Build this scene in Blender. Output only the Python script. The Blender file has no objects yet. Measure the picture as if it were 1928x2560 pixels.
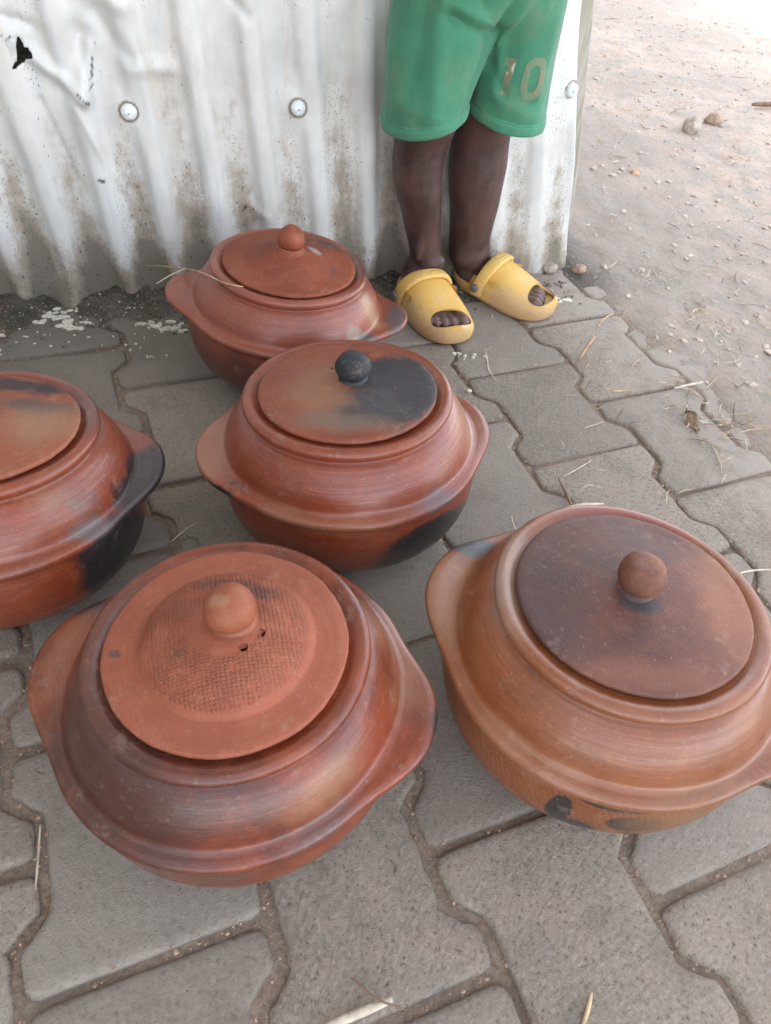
import bpy, bmesh, math, random
from mathutils import Vector, Matrix, noise
from mathutils.bvhtree import BVHTree
random.seed(7)
sc = bpy.context.scene
C = sc.collection
PI = math.pi

# ------------------------------------------------------------------ camera
PITCH, ROLL, CAMH = 0.81015, 0.12580, 0.77446
cp, sp_ = math.cos(PITCH), math.sin(PITCH)
fw = Vector((0, cp, -sp_)); rt = Vector((1, 0, 0)); up = Vector((0, sp_, cp))
r2 = rt*math.cos(ROLL)+up*math.sin(ROLL); u2 = -rt*math.sin(ROLL)+up*math.cos(ROLL)
cd = bpy.data.cameras.new('camera'); cam = bpy.data.objects.new('camera', cd); C.objects.link(cam)
M = Matrix((r2, u2, -fw)).transposed().to_4x4(); M.translation = Vector((0, 0, CAMH))
cam.matrix_world = M
cd.sensor_fit = 'VERTICAL'; cd.sensor_height = 36; cd.lens = 1841.3/2560*36
cd.clip_start = 0.02; cd.clip_end = 400
cd.dof.use_dof = True; cd.dof.focus_distance = 1.05; cd.dof.aperture_fstop = 11
sc.camera = cam

# ------------------------------------------------------------------ light: everything in view stands in the shade of the shed
SUN_ELEV = math.radians(43.5)
E_ = Vector((.937, .350, 0)); N_ = Vector((-.350, .937, 0))      # along the shed wall / into the shed
hd = (-E_*1.65 + N_*2.2).normalized()                              # horizontal direction towards the sun
sun_dir = hd*math.cos(SUN_ELEV)+Vector((0, 0, math.sin(SUN_ELEV)))
w = bpy.data.worlds.new('World'); sc.world = w; w.use_nodes = True
nt = w.node_tree; nt.nodes.clear()
sky = nt.nodes.new('ShaderNodeTexSky'); sky.sky_type = 'NISHITA'; sky.sun_disc = False
sky.sun_elevation = SUN_ELEV; sky.sun_rotation = math.atan2(hd.x, hd.y)
sky.air_density = 1.0; sky.dust_density = 4.0; sky.ozone_density = 0.6; sky.altitude = 1200
bg = nt.nodes.new('ShaderNodeBackground'); bg.inputs[1].default_value = 0.15
out = nt.nodes.new('ShaderNodeOutputWorld')
hs = nt.nodes.new('ShaderNodeHueSaturation'); hs.inputs['Saturation'].default_value = .32     # thin bright haze over the blue
nt.links.new(sky.outputs[0], hs.inputs['Color']); nt.links.new(hs.outputs[0], bg.inputs[0]); nt.links.new(bg.outputs[0], out.inputs[0])
sd = bpy.data.lights.new('sun', 'SUN'); sd.energy = 3.5; sd.angle = math.radians(.5); sd.color = (1, .95, .87)
so = bpy.data.objects.new('sun', sd); C.objects.link(so)
so.rotation_euler = sun_dir.to_track_quat('Z', 'Y').to_euler(); so.location = (-3, 6, 6)
vs = sc.view_settings
vs.view_transform = 'Standard'; vs.look = 'None'; vs.exposure = 2.77; vs.gamma = 1; vs.use_curve_mapping = False

# ------------------------------------------------------------------ helpers
def sm(a, b, x):
    t = max(0., min(1., (x-a)/(b-a))) if a != b else float(x > a)
    return t*t*(3-2*t)
def fbm(x, y, z=0., o=4):
    v = 0; a = .5
    for _ in range(o):
        v += a*noise.noise(Vector((x, y, z))); x *= 2.03; y *= 2.03; z = z*2.03+7.1; a *= .5
    return v
def tag(o, label=None, cat=None, group=None, kind=None):
    if label: o['label'] = label
    if cat: o['category'] = cat
    if group: o['group'] = group
    if kind: o['kind'] = kind
    return o
def link(name, me, mat, parent=None, smooth=True):
    if mat and not me.materials: me.materials.append(mat)
    if smooth: me.polygons.foreach_set('use_smooth', [True]*len(me.polygons))
    o = bpy.data.objects.new(name, me); C.objects.link(o)
    if parent: o.parent = parent
    return o
def mesh(name, v, f):
    me = bpy.data.meshes.new(name); me.from_pydata([tuple(p) for p in v], [], f); me.update(); return me
def empty(name, loc=(0, 0, 0)):
    o = bpy.data.objects.new(name, None); C.objects.link(o); o.location = loc; o.empty_display_size = .05; return o
def evaluated(o):
    dg = bpy.context.evaluated_depsgraph_get(); dg.update()
    me = bpy.data.meshes.new_from_object(o.evaluated_get(dg)); return me
def tube(pts, rad, seg=6, flat=1.0):
    """tapered tube along pts; rad: function of t"""
    v = []; f = []; n = len(pts)
    for i, p in enumerate(pts):
        p = Vector(p)
        d = (Vector(pts[min(i+1, n-1)])-Vector(pts[max(i-1, 0)])).normalized()
        a = d.cross(Vector((0, 0, 1)))
        if a.length < 1e-3: a = Vector((1, 0, 0))
        a.normalize(); b = a.cross(d).normalized()
        r = rad(i/(n-1)) if callable(rad) else rad
        for k in range(seg):
            t = 2*PI*k/seg; v.append(p+a*r*math.cos(t)+b*r*flat*math.sin(t))
    for i in range(n-1):
        for k in range(seg):
            k2 = (k+1) % seg; f.append((i*seg+k, i*seg+k2, (i+1)*seg+k2, (i+1)*seg+k))
    f.append(tuple(range(seg-1, -1, -1))); f.append(tuple((n-1)*seg+k for k in range(seg)))
    return v, f
def merge(parts):
    V = []; F = []
    for v, f in parts:
        b = len(V); V += list(v); F += [tuple(i+b for i in q) for q in f]
    return V, F

# ------------------------------------------------------------------ node helper
class NT:
    def __init__(s, name):
        s.m = bpy.data.materials.new(name); s.m.use_nodes = True; s.t = s.m.node_tree
        s.b = s.t.nodes['Principled BSDF']; s._oc = None
    def n(s, typ, **kw):
        nd = s.t.nodes.new(typ)
        for k, v in kw.items(): setattr(nd, k, v)
        return nd
    def set(s, sock, val):
        if isinstance(val, bpy.types.NodeSocket): s.t.links.new(val, sock)
        elif isinstance(val, (tuple, list)) and len(val) == 3 and sock.type == 'RGBA': sock.default_value = (*val, 1)
        else: sock.default_value = val
    def math(s, op, a, b=0., c=None, clamp=False):
        nd = s.n('ShaderNodeMath', operation=op, use_clamp=clamp); s.set(nd.inputs[0], a); s.set(nd.inputs[1], b)
        if c is not None: s.set(nd.inputs[2], c)
        return nd.outputs[0]
    def mix(s, fac, a, b, typ='MIX'):
        nd = s.n('ShaderNodeMix', data_type='RGBA', blend_type=typ); s.set(nd.inputs[0], fac); s.set(nd.inputs[6], a); s.set(nd.inputs[7], b)
        return nd.outputs[2]
    def ramp(s, x, a, b, lo=0., hi=1.):
        nd = s.n('ShaderNodeMapRange', interpolation_type='SMOOTHSTEP'); s.set(nd.inputs[0], x)
        for i, v in zip((1, 2, 3, 4), (a, b, lo, hi)): s.set(nd.inputs[i], v)
        return nd.outputs[0]
    def obj(s):
        if not s._oc: s._oc = s.n('ShaderNodeTexCoord').outputs['Object']
        return s._oc
    def pos(s): return s.n('ShaderNodeNewGeometry').outputs['Position']
    def map(s, v, scale=(1, 1, 1), rot=(0, 0, 0), loc=(0, 0, 0)):
        nd = s.n('ShaderNodeMapping'); s.set(nd.inputs[0], v); nd.inputs[1].default_value = loc; nd.inputs[2].default_value = rot; nd.inputs[3].default_value = scale
        return nd.outputs[0]
    def noise(s, v, scale, detail=4., rough=.55, col=False, dist=0.):
        nd = s.n('ShaderNodeTexNoise'); s.set(nd.inputs['Vector'], v); nd.inputs['Scale'].default_value = scale
        nd.inputs['Detail'].default_value = detail; nd.inputs['Roughness'].default_value = rough; nd.inputs['Distortion'].default_value = dist
        return nd.outputs[1 if col else 0]
    def voro(s, v, scale, feat='F1'):
        nd = s.n('ShaderNodeTexVoronoi', feature=feat); s.set(nd.inputs['Vector'], v); nd.inputs['Scale'].default_value = scale
        return nd.outputs[0]
    def vm(s, op, a, b=(0, 0, 0)):
        nd = s.n('ShaderNodeVectorMath', operation=op); s.set(nd.inputs[0], a); s.set(nd.inputs[1], b)
        return nd.outputs[0] if op not in ('LENGTH', 'DISTANCE', 'DOT_PRODUCT') else nd.outputs[1]
    def bump(s, h, strength, dist, prev=None):
        nd = s.n('ShaderNodeBump'); nd.inputs['Strength'].default_value = strength; nd.inputs['Distance'].default_value = dist
        s.set(nd.inputs['Height'], h)
        if prev is not None: s.set(nd.inputs['Normal'], prev)
        return nd.outputs[0]
    def done(s, col, rough, nrm=None, spec=.5, **kw):
        s.set(s.b.inputs['Base Color'], col); s.set(s.b.inputs['Roughness'], rough)
        if nrm is not None: s.set(s.b.inputs['Normal'], nrm)
        s.b.inputs['Specular IOR Level'].default_value = spec
        for k, v in kw.items(): s.set(s.b.inputs[k], v)
        return s.m
def plain(name, col, rough=.6, var=.25, scale=40, bump=.0004, spec=.4):
    m = NT(name); nn = m.noise(m.obj(), scale, 4)
    c = m.mix(m.ramp(nn, .35, .65), tuple(x*(1-var) for x in col), tuple(min(1, x*(1+var)) for x in col))
    return m.done(c, rough, m.bump(m.noise(m.obj(), scale*4, 3), .5, bump), spec)

# ------------------------------------------------------------------ the shed frame of reference
WC = Vector((.327, 1.547, 0))
def wp(s, z, off=0.): return WC+E_*s+N_*off+Vector((0, 0, z))
def walldist(x, y):                                   # metres in front of the wall line
    return -(Vector((x, y, 0))-WC).dot(N_)
LO = Vector((.34606, 1.06958, 0)); LA = .46189        # paver lattice
PL, PW = .24, .79951*.24
LE = Vector((math.cos(LA), math.sin(LA), 0)); LN = Vector((math.sin(LA), -math.cos(LA), 0))
def lat(x, y):
    d = Vector((x, y, 0))-LO; return d.dot(LE)/PW, d.dot(LN)/PL

# ------------------------------------------------------------------ ground
def dirt_amount(x, y):
    u, v = lat(x, y)
    d = 0.
    a = sm(.80, 1.6, u+.55*fbm(x*5, y*5, 3)+.10*sm(1., -2, v)-.18*sm(0, 2.5, v))
    b = sm(0.0, -.10, walldist(x, y)) if WC.x-.02 < x else 0.
    sd_ = (Vector((x, y, 0))-WC).dot(E_)
    c = sm(.30, .05, walldist(x, y)+.12*fbm(x*7, y*7, 9))*.0
    far = sm(3., 5., abs(y)) if y < 0 else 0
    return max(a, b, c, far)
def ground_h(x, y):
    dirt = dirt_amount(x, y)
    wd = walldist(x, y); s = (Vector((x, y, 0))-WC).dot(E_)
    base = -.0066+.0085*fbm(x*5, y*5, 1)+.003*fbm(x*17, y*17, 1)+.0018*fbm(x*60, y*60, 5, 2)
    near = sm(6, 2, math.hypot(x, y-1))
    dh = .004+.012*fbm(x*2.3, y*2.3, 2)+.012*near*fbm(x*11, y*11, 4, 5)+.004*near*abs(fbm(x*45, y*45, 4, 3))
    h = base*(1-dirt)+dh*dirt
    if s < .08 and -.3 < wd < .4:                     # lumpy bank of dirt along the foot of the sheet
        k = sm(.135, .03, wd+.06*fbm(x*14, y*14, 6)+.06*sm(-.45, -.1, s))
        hb = .018*k*(.8+1.3*fbm(x*30, y*30, 8, 4))+.004*k*fbm(x*140, y*140, 2, 2)
        h = max(h, h*(1-k)+hb*sm(.08, .0, s)*(.45+.55*sm(-.2, -.5, s))*(1-math.exp(-((s+1.031)/.035)**2)))
    return h
def axis(segs):
    r = []
    for a, b, n in segs: r += [a+(b-a)*i/n for i in range(n)]
    return r+[segs[-1][1]]
def build_ground():
    xs = axis([(-90, -8, 8), (-8, -2, 12), (-2, -1, 20), (-1, 1.3, 250), (1.3, 3.2, 70), (3.2, 9, 24), (9, 90, 10)])
    ys = axis([(-90, -8, 8), (-8, -2, 10), (-2, 0, 24), (0, 1.9, 210), (1.9, 5, 120), (5, 10, 24), (10, 90, 10)])
    V = [(x, y, ground_h(x, y)) for y in ys for x in xs]
    nx = len(xs); F = [(j*nx+i, j*nx+i+1, (j+1)*nx+i+1, (j+1)*nx+i) for j in range(len(ys)-1) for i in range(nx-1)]
    me = mesh('ground', V, F)
    at = me.attributes.new('dirt', 'FLOAT', 'POINT'); at.data.foreach_set('value', [dirt_amount(x, y) for x, y, _ in V])
    at = me.attributes.new('bank', 'FLOAT', 'POINT')
    at.data.foreach_set('value', [sm(.20, .05, walldist(x, y)+.06*fbm(x*14, y*14, 6))*sm(.15, -.02, (Vector((x, y, 0))-WC).dot(E_)) for x, y, _ in V])
    m = NT('dirt'); p = m.pos()
    n1 = m.noise(p, 1.6, 6, .6); n2 = m.noise(p, 14, 8, .65); n3 = m.noise(p, 130, 5, .7); n4 = m.noise(p, 420, 3, .7)
    dcol = m.mix(m.ramp(n1, .38, .62), (.39, .318, .268), (.56, .438, .362))
    dcol = m.mix(m.ramp(n2, .35, .7), dcol, (.36, .335, .300))
    dcol = m.mix(m.ramp(n3, .52, .72), dcol, (.60, .51, .445))
    dcol = m.mix(m.ramp(n3, .44, .30), dcol, (.24, .195, .16))
    px = m.n('ShaderNodeSeparateXYZ'); m.set(px.inputs[0], p)
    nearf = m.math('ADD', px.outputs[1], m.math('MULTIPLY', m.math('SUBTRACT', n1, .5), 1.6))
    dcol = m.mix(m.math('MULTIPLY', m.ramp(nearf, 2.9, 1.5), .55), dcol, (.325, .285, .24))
    sand = m.mix(m.ramp(n3, .35, .65), (.20, .150, .110), (.36, .275, .205))
    sand = m.mix(m.ramp(n2, .3, .7), sand, (.23, .185, .145))
    sand = m.mix(m.ramp(n4, .62, .72), sand, (.48, .36, .27))
    a = m.n('ShaderNodeAttribute', attribute_name='dirt').outputs['Fac']; b = m.n('ShaderNodeAttribute', attribute_name='bank').outputs['Fac']
    col = m.mix(a, sand, dcol)
    bank = m.mix(m.ramp(n2, .35, .65), (.060, .055, .045), (.13, .115, .09))
    bank = m.mix(m.ramp(n3, .56, .68), bank, (.34, .32, .28))
    col = m.mix(b, col, bank)
    h = m.math('ADD', m.math('MULTIPLY', n3, .6), m.math('MULTIPLY', n4, .35))
    nb = m.bump(n2, 1., .016); nb = m.bump(h, 1., .005, nb)
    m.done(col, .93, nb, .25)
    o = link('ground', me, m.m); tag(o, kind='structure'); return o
build_ground()

# ------------------------------------------------------------------ pavement of interlocking pavers
AMP = .058*PL
def dev(v):                                           # trapezoid wave of a long joint, bulge at whole v
    t = abs((v+.5) % 1-.5)
    return -AMP+2*AMP*sm(.185, .335, t)
def paver_mesh(k):
    rng = random.Random(k); g = (.0015, .0022, .0036, .0056)[k % 4]; RC = .012
    def zed(d):
        K = ((0, -.022), (.0005, -.0066), (.0015, -.0032), (.0034, -.0013), (.0065, -.0004), (.013, 0))
        if d <= 0: return K[0][1]
        for (d0, z0), (d1, z1) in zip(K, K[1:]):
            if d < d1: return z0+(z1-z0)*(d-d0)/(d1-d0)
        return 0.
    ins = [0, .0005, .0015, .0034, .0065, .013]
    H = PL/2-g
    ys = [-H+q for q in ins]+[(-.5+.5*t)*PL for t in (.18, .26, .33, .38, .42, .47, .52, .58, .64, .70, .80, .90, 1.0)]
    ys = ys+[-y for y in reversed(ys[:-1])]
    V = []; F = []
    for y in ys:
        v = y/PL; w1 = .0022*noise.noise(Vector((y*55, k, 0))); w2 = .0022*noise.noise(Vector((y*55, k, 9)))
        # the slanted steps need a wider inset measured across
        sl = 1+.9*(1 if .20 < abs(v) < .30 else 0)
        x0 = -PW/2+dev(v+.5)+g*sl+w1; x1 = PW/2+dev(v)-g*sl+w2
        xs = [x0+q for q in ins]+[x0+.013+(x1-x0-.026)*t for t in (.16, .33, .5, .67, .84)]+[x1-q for q in reversed(ins)]
        for x in xs:
            dx = min(x-x0, x1-x); dy = H-abs(y)
            if dx < RC and dy < RC: d = RC-math.hypot(RC-dx, RC-dy)
            else: d = min(dx, dy)
            V.append((x, y+.0010*noise.noise(Vector((x*40, k, 4))), zed(d)+(.0009*noise.noise(Vector((x*25, y*25, k))) if d > .002 else 0)))
    nx = 17
    for j in range(len(ys)-1):
        for i in range(nx-1): F.append((j*nx+i, j*nx+i+1, (j+1)*nx+i+1, (j+1)*nx+i))
    return mesh('paver', V, F)
def paver_material():
    m = NT('paver_concrete'); p = m.pos()
    rnd = m.n('ShaderNodeObjectInfo').outputs['Random']
    n1 = m.noise(p, 3.2, 5, .6); n2 = m.noise(p, 24, 6, .65); n3 = m.noise(p, 190, 4, .75); n4 = m.noise(p, 520, 3, .8)
    c = m.mix(m.ramp(n1, .35, .65), (.222, .188, .148), (.305, .262, .208))
    c = m.mix(m.math('MULTIPLY', m.ramp(n2, .42, .66), .65), c, (.315, .250, .200))
    c = m.mix(m.math('MULTIPLY', m.ramp(n2, .42, .25), .5), c, (.165, .158, .145))
    c = m.mix(m.math('MULTIPLY', m.ramp(n3, .50, .70), .6), c, (.40, .375, .345))
    c = m.mix(m.math('MULTIPLY', m.ramp(n3, .46, .32), .85), c, (.11, .092, .075))
    c = m.mix(m.math('MULTIPLY', m.ramp(m.voro(p, 75), .16, .08), m.ramp(n2, .45, .55, 0, .8)), c, (.10, .085, .07))
    c = m.mix(m.ramp(rnd, .1, .9, 0, .38), c, (.165, .145, .122)); r2_ = m.math('FRACT', m.math('MULTIPLY', rnd, 7.3)); c = m.mix(m.ramp(r2_, .4, 1, 0, .3), c, (.33, .30, .26))
    c = m.mix(m.math('MULTIPLY', m.ramp(m.noise(p, 7, 7, .7), .52, .66), .4), c, (.17, .135, .105))
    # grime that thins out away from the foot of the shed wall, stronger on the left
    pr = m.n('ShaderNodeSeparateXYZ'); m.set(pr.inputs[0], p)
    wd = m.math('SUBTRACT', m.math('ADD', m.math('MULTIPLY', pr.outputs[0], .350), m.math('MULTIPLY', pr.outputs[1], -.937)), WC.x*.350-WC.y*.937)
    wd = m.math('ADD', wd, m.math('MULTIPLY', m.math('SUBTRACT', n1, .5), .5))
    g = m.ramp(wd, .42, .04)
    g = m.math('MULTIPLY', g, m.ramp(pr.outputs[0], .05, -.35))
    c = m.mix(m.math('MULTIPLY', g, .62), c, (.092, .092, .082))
    lu = m.math('ADD', m.math('MULTIPLY', pr.outputs[0], math.cos(LA)), m.math('MULTIPLY', pr.outputs[1], math.sin(LA)))      # across the paver columns
    dusty = m.math('MULTIPLY', m.ramp(lu, .70, 1.02), m.ramp(m.math('ADD', n2, m.ramp(lu, .8, 1.1, -.1, .3)), .35, .6))
    c = m.mix(m.math('MULTIPLY', dusty, .75), c, (.37, .325, .28))
    pits = m.ramp(m.voro(p, 210), .05, .22)
    h = m.math('ADD', m.math('MULTIPLY', n3, .8), m.math('ADD', m.math('MULTIPLY', n4, .4), m.math('MULTIPLY', pits, .25)))
    nb = m.bump(n2, .8, .005); nb = m.bump(h, 1., .0027, nb)
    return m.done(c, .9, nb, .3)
pave = empty('pavement'); tag(pave, kind='structure')
pmeshes = [paver_mesh(k) for k in range(8)]
pmat = paver_material()
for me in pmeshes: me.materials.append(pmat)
rng = random.Random(3)
for i in range(-9, 4):
    for jj in range(-12, 16):
        v = jj+(.5 if i % 2 == 0 else 0)
        c = LO+LE*((i+.5)*PW)+LN*(v*PL)
        wd = walldist(c.x, c.y)
        s = (c-WC).dot(E_)
        if s < 0 and wd < .03: continue
        if s >= 0 and (wd < -.15 or (i >= 1 and wd < .1)): continue
        if c.y < -.35 or c.x < -1.15 or c.x > 1.05: continue
        if i >= 2 and c.y > .95: continue
        kk = rng.randrange(2)*4+(rng.choice((2, 3)) if i <= -4 or v > 2.2 else rng.choice((0, 0, 1, 2)))
        o = link('paver', pmeshes[kk], None, pave)
        dz = rng.uniform(-.0015, .0015)-(.002 if i >= 1 else 0)
        o.location = (c.x+rng.uniform(-.0015, .0015), c.y+rng.uniform(-.0015, .0015), dz)
        # the outline is symmetric fore and aft, so no mirroring is needed
        o.rotation_euler = (rng.uniform(-.008, .008), rng.uniform(-.008, .008), LA+rng.uniform(-.008, .008))

# ------------------------------------------------------------------ the shed
def lean(s, z):
    zz = min(z, .62); return zz*(.085+.15*sm(-.32, -.02, s))
HOLE = [(55, 85), (59, 107), (68, 124), (66, 138), (55, 140), (40, 150), (23, 158), (40, 138), (46, 110)]
# (s, z) of the hole on the wall plane
HOLE = [(-1.010, .4285), (-1.0045, .4155), (-.9955, .4080), (-.9955, .4000), (-1.0035, .3975), (-1.0165, .3895), (-1.0305, .3835), (-1.0175, .3990), (-1.0155, .4140)]
def inside(poly, x, y):
    c = False; n = len(poly)
    for i in range(n):
        x1, y1 = poly[i-1]; x2, y2 = poly[i]
        if (y1 > y) != (y2 > y) and x < (x2-x1)*(y-y1)/(y2-y1)+x1: c = not c
    return c
def segd(px, py, a, b):
    ax, ay = a; bx, by = b; dx, dy = bx-ax, by-ay
    t = max(0, min(1, ((px-ax)*dx+(py-ay)*dy)/(dx*dx+dy*dy))); return math.hypot(px-ax-t*dx, py-ay-t*dy)
CREASES = [((-1.000, .405), (-.935, .345), .010, .010), ((-.935, .345), (-.915, .415), .010, .006), ((-1.04, .455), (-.99, .44), .008, -.006),
           ((-.935, .50), (-.86, .47), .013, .007), ((-.90, .46), (-.86, .40), .012, -.006), ((-.96, .36), (-.93, .43), .016, -.009),
           ((-.86, .39), (-.80, .385), .012, .005), ((-.72, .51), (-.68, .46), .009, -.005), ((-.95, .33), (-.90, .20), .006, .004), ((-1.0, .34), (-.965, .20), .006, -.004),
           ((-.69, .17), (-.665, .15), .010, .005), ((-.30, .46), (-.27, .30), .012, -.004), ((-.88, .20), (-.86, .10), .007, -.003)]
def sheet_d(s, z, sp):
    """depth towards the viewer of the sheet at wall coordinates"""
    a = 1.0
    a *= .35+.65*sm(.60, .22, z+.10*fbm(s*4, z*4, 5))*sm(-.10, -.45, sp) if True else 1
    a *= .75+.5*fbm(s*3, z*2.5, 12)
    ph = 2*PI*(sp+.823)/.0925+.9*fbm(s*2.2, z*2, 20)
    c = math.tanh(1.5*math.cos(ph+.35*math.sin(ph)))/.905
    d = .0118*a*c
    d += .006*fbm(s*5, z*3.5, 1, 3)
    cr = sm(-.55, -.85, s)*sm(.28, .42, z)+.25*sm(.3, .5, z)
    d += .006*cr*(abs(fbm(s*7+2, z*7, 31, 2))-.15)
    d += .0022*fbm(s*24, z*14, 3, 3)
    for p, q, wd, am in CREASES:
        r = segd(s, z, p, q)
        if r < wd*3: d += am*math.exp(-(r/wd)**2)
    for cs, cz in ((-.872, .326), (-.600, .331)):
        r = math.hypot(s-cs, z-cz); d = d*(1-math.exp(-(r/.035)**2))+.002*math.exp(-(r/.035)**2)
    # edge of the sheet at the corner curls back a little
    d -= .010*sm(-.035, 0, sp)**2*(1+.7*math.sin(z*19))
    d += .004*math.exp(-((sp+.06)/.02)**2)
    d += .034*math.exp(-((s+1.031)/.020)**2)*sm(.065, -.01, z)
    return d+.014
def wall_material():
    m = NT('white_painted_iron'); o = m.obj(); a = m.n('ShaderNodeAttribute', attribute_name='grime').outputs['Fac']
    st = m.map(o, (1, 1, .22))
    n1 = m.noise(st, 22, 5, .6); n2 = m.noise(st, 110, 5, .65); n3 = m.noise(o, 9, 5, .6); n4 = m.noise(m.map(o, (1, 1, .12)), 60, 4, .6)
    c = m.mix(m.ramp(n3, .35, .65), (.50, .495, .47), (.59, .585, .56))
    c = m.mix(m.math('MULTIPLY', m.ramp(n4, .52, .68), .4), c, (.43, .48, .52))
    c = m.mix(m.math('MULTIPLY', m.ramp(n1, .52, .70), .35), c, (.44, .395, .335))
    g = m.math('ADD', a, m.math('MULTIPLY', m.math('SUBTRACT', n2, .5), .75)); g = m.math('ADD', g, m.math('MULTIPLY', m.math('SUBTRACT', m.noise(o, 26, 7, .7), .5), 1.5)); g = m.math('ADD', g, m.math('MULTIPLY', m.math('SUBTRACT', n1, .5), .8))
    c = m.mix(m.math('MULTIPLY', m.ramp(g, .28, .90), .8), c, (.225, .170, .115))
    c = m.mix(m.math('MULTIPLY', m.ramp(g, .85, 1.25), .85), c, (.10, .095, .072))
    c = m.mix(m.math('MULTIPLY', m.ramp(g, .05, .45), .22), c, (.38, .34, .285))
    # flakes and spatter
    ga = m.ramp(a, 0, .8, .0, .055)
    vd = m.voro(m.map(o, (1, 1, .55)), 95); vr = m.noise(o, 33, 2)
    spk = m.math('MULTIPLY', m.ramp(vd, m.math('ADD', ga, .10), m.math('ADD', ga, .06)), m.ramp(m.math('ADD', vr, m.math('MULTIPLY', a, .22)), .56, .62))
    c = m.mix(m.math('MULTIPLY', spk, .9), c, (.075, .062, .05))
    vd2 = m.voro(m.map(o, (1, 1, .6)), 260)
    spk2 = m.math('MULTIPLY', m.ramp(vd2, .26, .18), m.ramp(m.math('ADD', n3, m.math('MULTIPLY', a, .32)), .56, .66))
    c = m.mix(m.math('MULTIPLY', spk2, .75), c, (.11, .09, .07))
    sc2 = m.n('ShaderNodeAttribute', attribute_name='scar').outputs['Fac']
    c = m.mix(sc2, c, (.07, .05, .05))
    nb = m.bump(n2, .35, .0012); nb = m.bump(spk, .5, -.0008, nb)
    return m.done(c, m.ramp(g, .2, 1, .42, .9), nb, .45)
shed = empty('iron_shed', tuple(WC))
tag(shed, 'white painted corrugated iron shed with a dented, torn and grimy sheet behind the pots', 'shed')
SCARS = [((-.943, .356), (-.929, .340), .0016), ((-.913, .400), (-.919, .372), .0013), ((-.919, .366), (-.924, .357), .0010), ((-1.03, .4285), (-1.019, .4255), .0007),
         ((-.935, .222), (-.930, .220), .0030), ((-.70, .155), (-.694, .165), .0016), ((-.905, .42), (-.904, .412), .0009)]
def grime_shade_at(s, z, sp, d):
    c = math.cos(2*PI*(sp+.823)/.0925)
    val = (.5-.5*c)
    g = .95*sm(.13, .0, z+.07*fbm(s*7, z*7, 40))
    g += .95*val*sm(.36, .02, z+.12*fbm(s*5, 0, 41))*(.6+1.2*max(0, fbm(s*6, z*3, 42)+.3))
    g += .32*val*sm(.60, .2, z)  # valley dirt carried higher, its tone standing in for ridge shading
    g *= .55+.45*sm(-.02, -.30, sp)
    g += .5*math.exp(-((sp+.35)/.06)**2)*sm(.10, .0, z)
    g += .5*math.exp(-((sp+.035)/.022)**2)*sm(.13, .05, z+.05*fbm(s*20, z*20, 2))
    for cs, cz in ((-.872, .326), (-.600, .331)): g += .3*math.exp(-((math.hypot(s-cs, z-cz)-.012)/.006)**2)
    return g
def build_sheet():
    s0, s1, z0, z1 = -1.42, 0., -.035, .80
    ns, nz = 470, 270
    V = []; G = []; SC = []; info = []
    for j in range(nz+1):
        z = z0+(z1-z0)*j/nz
        for i in range(ns+1):
            sp = s0+(s1-s0)*i/ns
            if i == ns: sp += .0035*fbm(0, z*12, 9)-.004*sm(.05, .0, z)
            s = sp-lean(sp, z)
            info.append((s, z, sp))
    # snap rim verts to the hole outline
    n = len(HOLE); step = .0034
    for k, (s, z, sp) in enumerate(info):
        if abs(s+1.013) > .04 or abs(z-.405) > .045: continue
        best = None
        for q in range(n):
            a = HOLE[q-1]; b = HOLE[q]; dx, dy = b[0]-a[0], b[1]-a[1]
            t = max(0, min(1, ((s-a[0])*dx+(z-a[1])*dy)/(dx*dx+dy*dy))); P = (a[0]+t*dx, a[1]+t*dy); dd = math.hypot(s-P[0], z-P[1])
            if best is None or dd < best[0]: best = (dd, P)
        if best[0] < step*.55: info[k] = (best[1][0], best[1][1], sp)
    for s, z, sp in info:
        d = sheet_d(s, z, sp)
        V.append(wp(s, z, -d)-WC)
        G.append(grime_shade_at(s, z, sp, d)+sum(1.1*math.exp(-((math.hypot(s-cs, z-cz)-.0138)/.0022)**2) for cs, cz in ((-.872, .326), (-.600, .331), (-.098, .359))))
        SC.append(max(sm(w_*1.3, w_*.6, segd(s, z, a, b)) for a, b, w_ in SCARS))
    F = []
    for j in range(nz):
        for i in range(ns):
            q = (j*(ns+1)+i, j*(ns+1)+i+1, (j+1)*(ns+1)+i+1, (j+1)*(ns+1)+i)
            cs = sum(info[k][0] for k in q)/4; cz = sum(info[k][1] for k in q)/4
            if abs(cs+1.013) < .03 and abs(cz-.405) < .03 and inside(HOLE, cs, cz): continue
            F.append(q)
    me = mesh('front_sheet', V, F)
    at = me.attributes.new('grime', 'FLOAT', 'POINT'); at.data.foreach_set('value', G)
    at = me.attributes.new('scar', 'FLOAT', 'POINT'); at.data.foreach_set('value', SC)
    return me
wmat = wall_material()
sheet = link('front_sheet', build_sheet(), wmat, shed)
so_ = sheet.modifiers.new('thick', 'SOLIDIFY'); so_.thickness = .0008; so_.offset = -1
def local(p): return Vector(p)-WC
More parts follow.
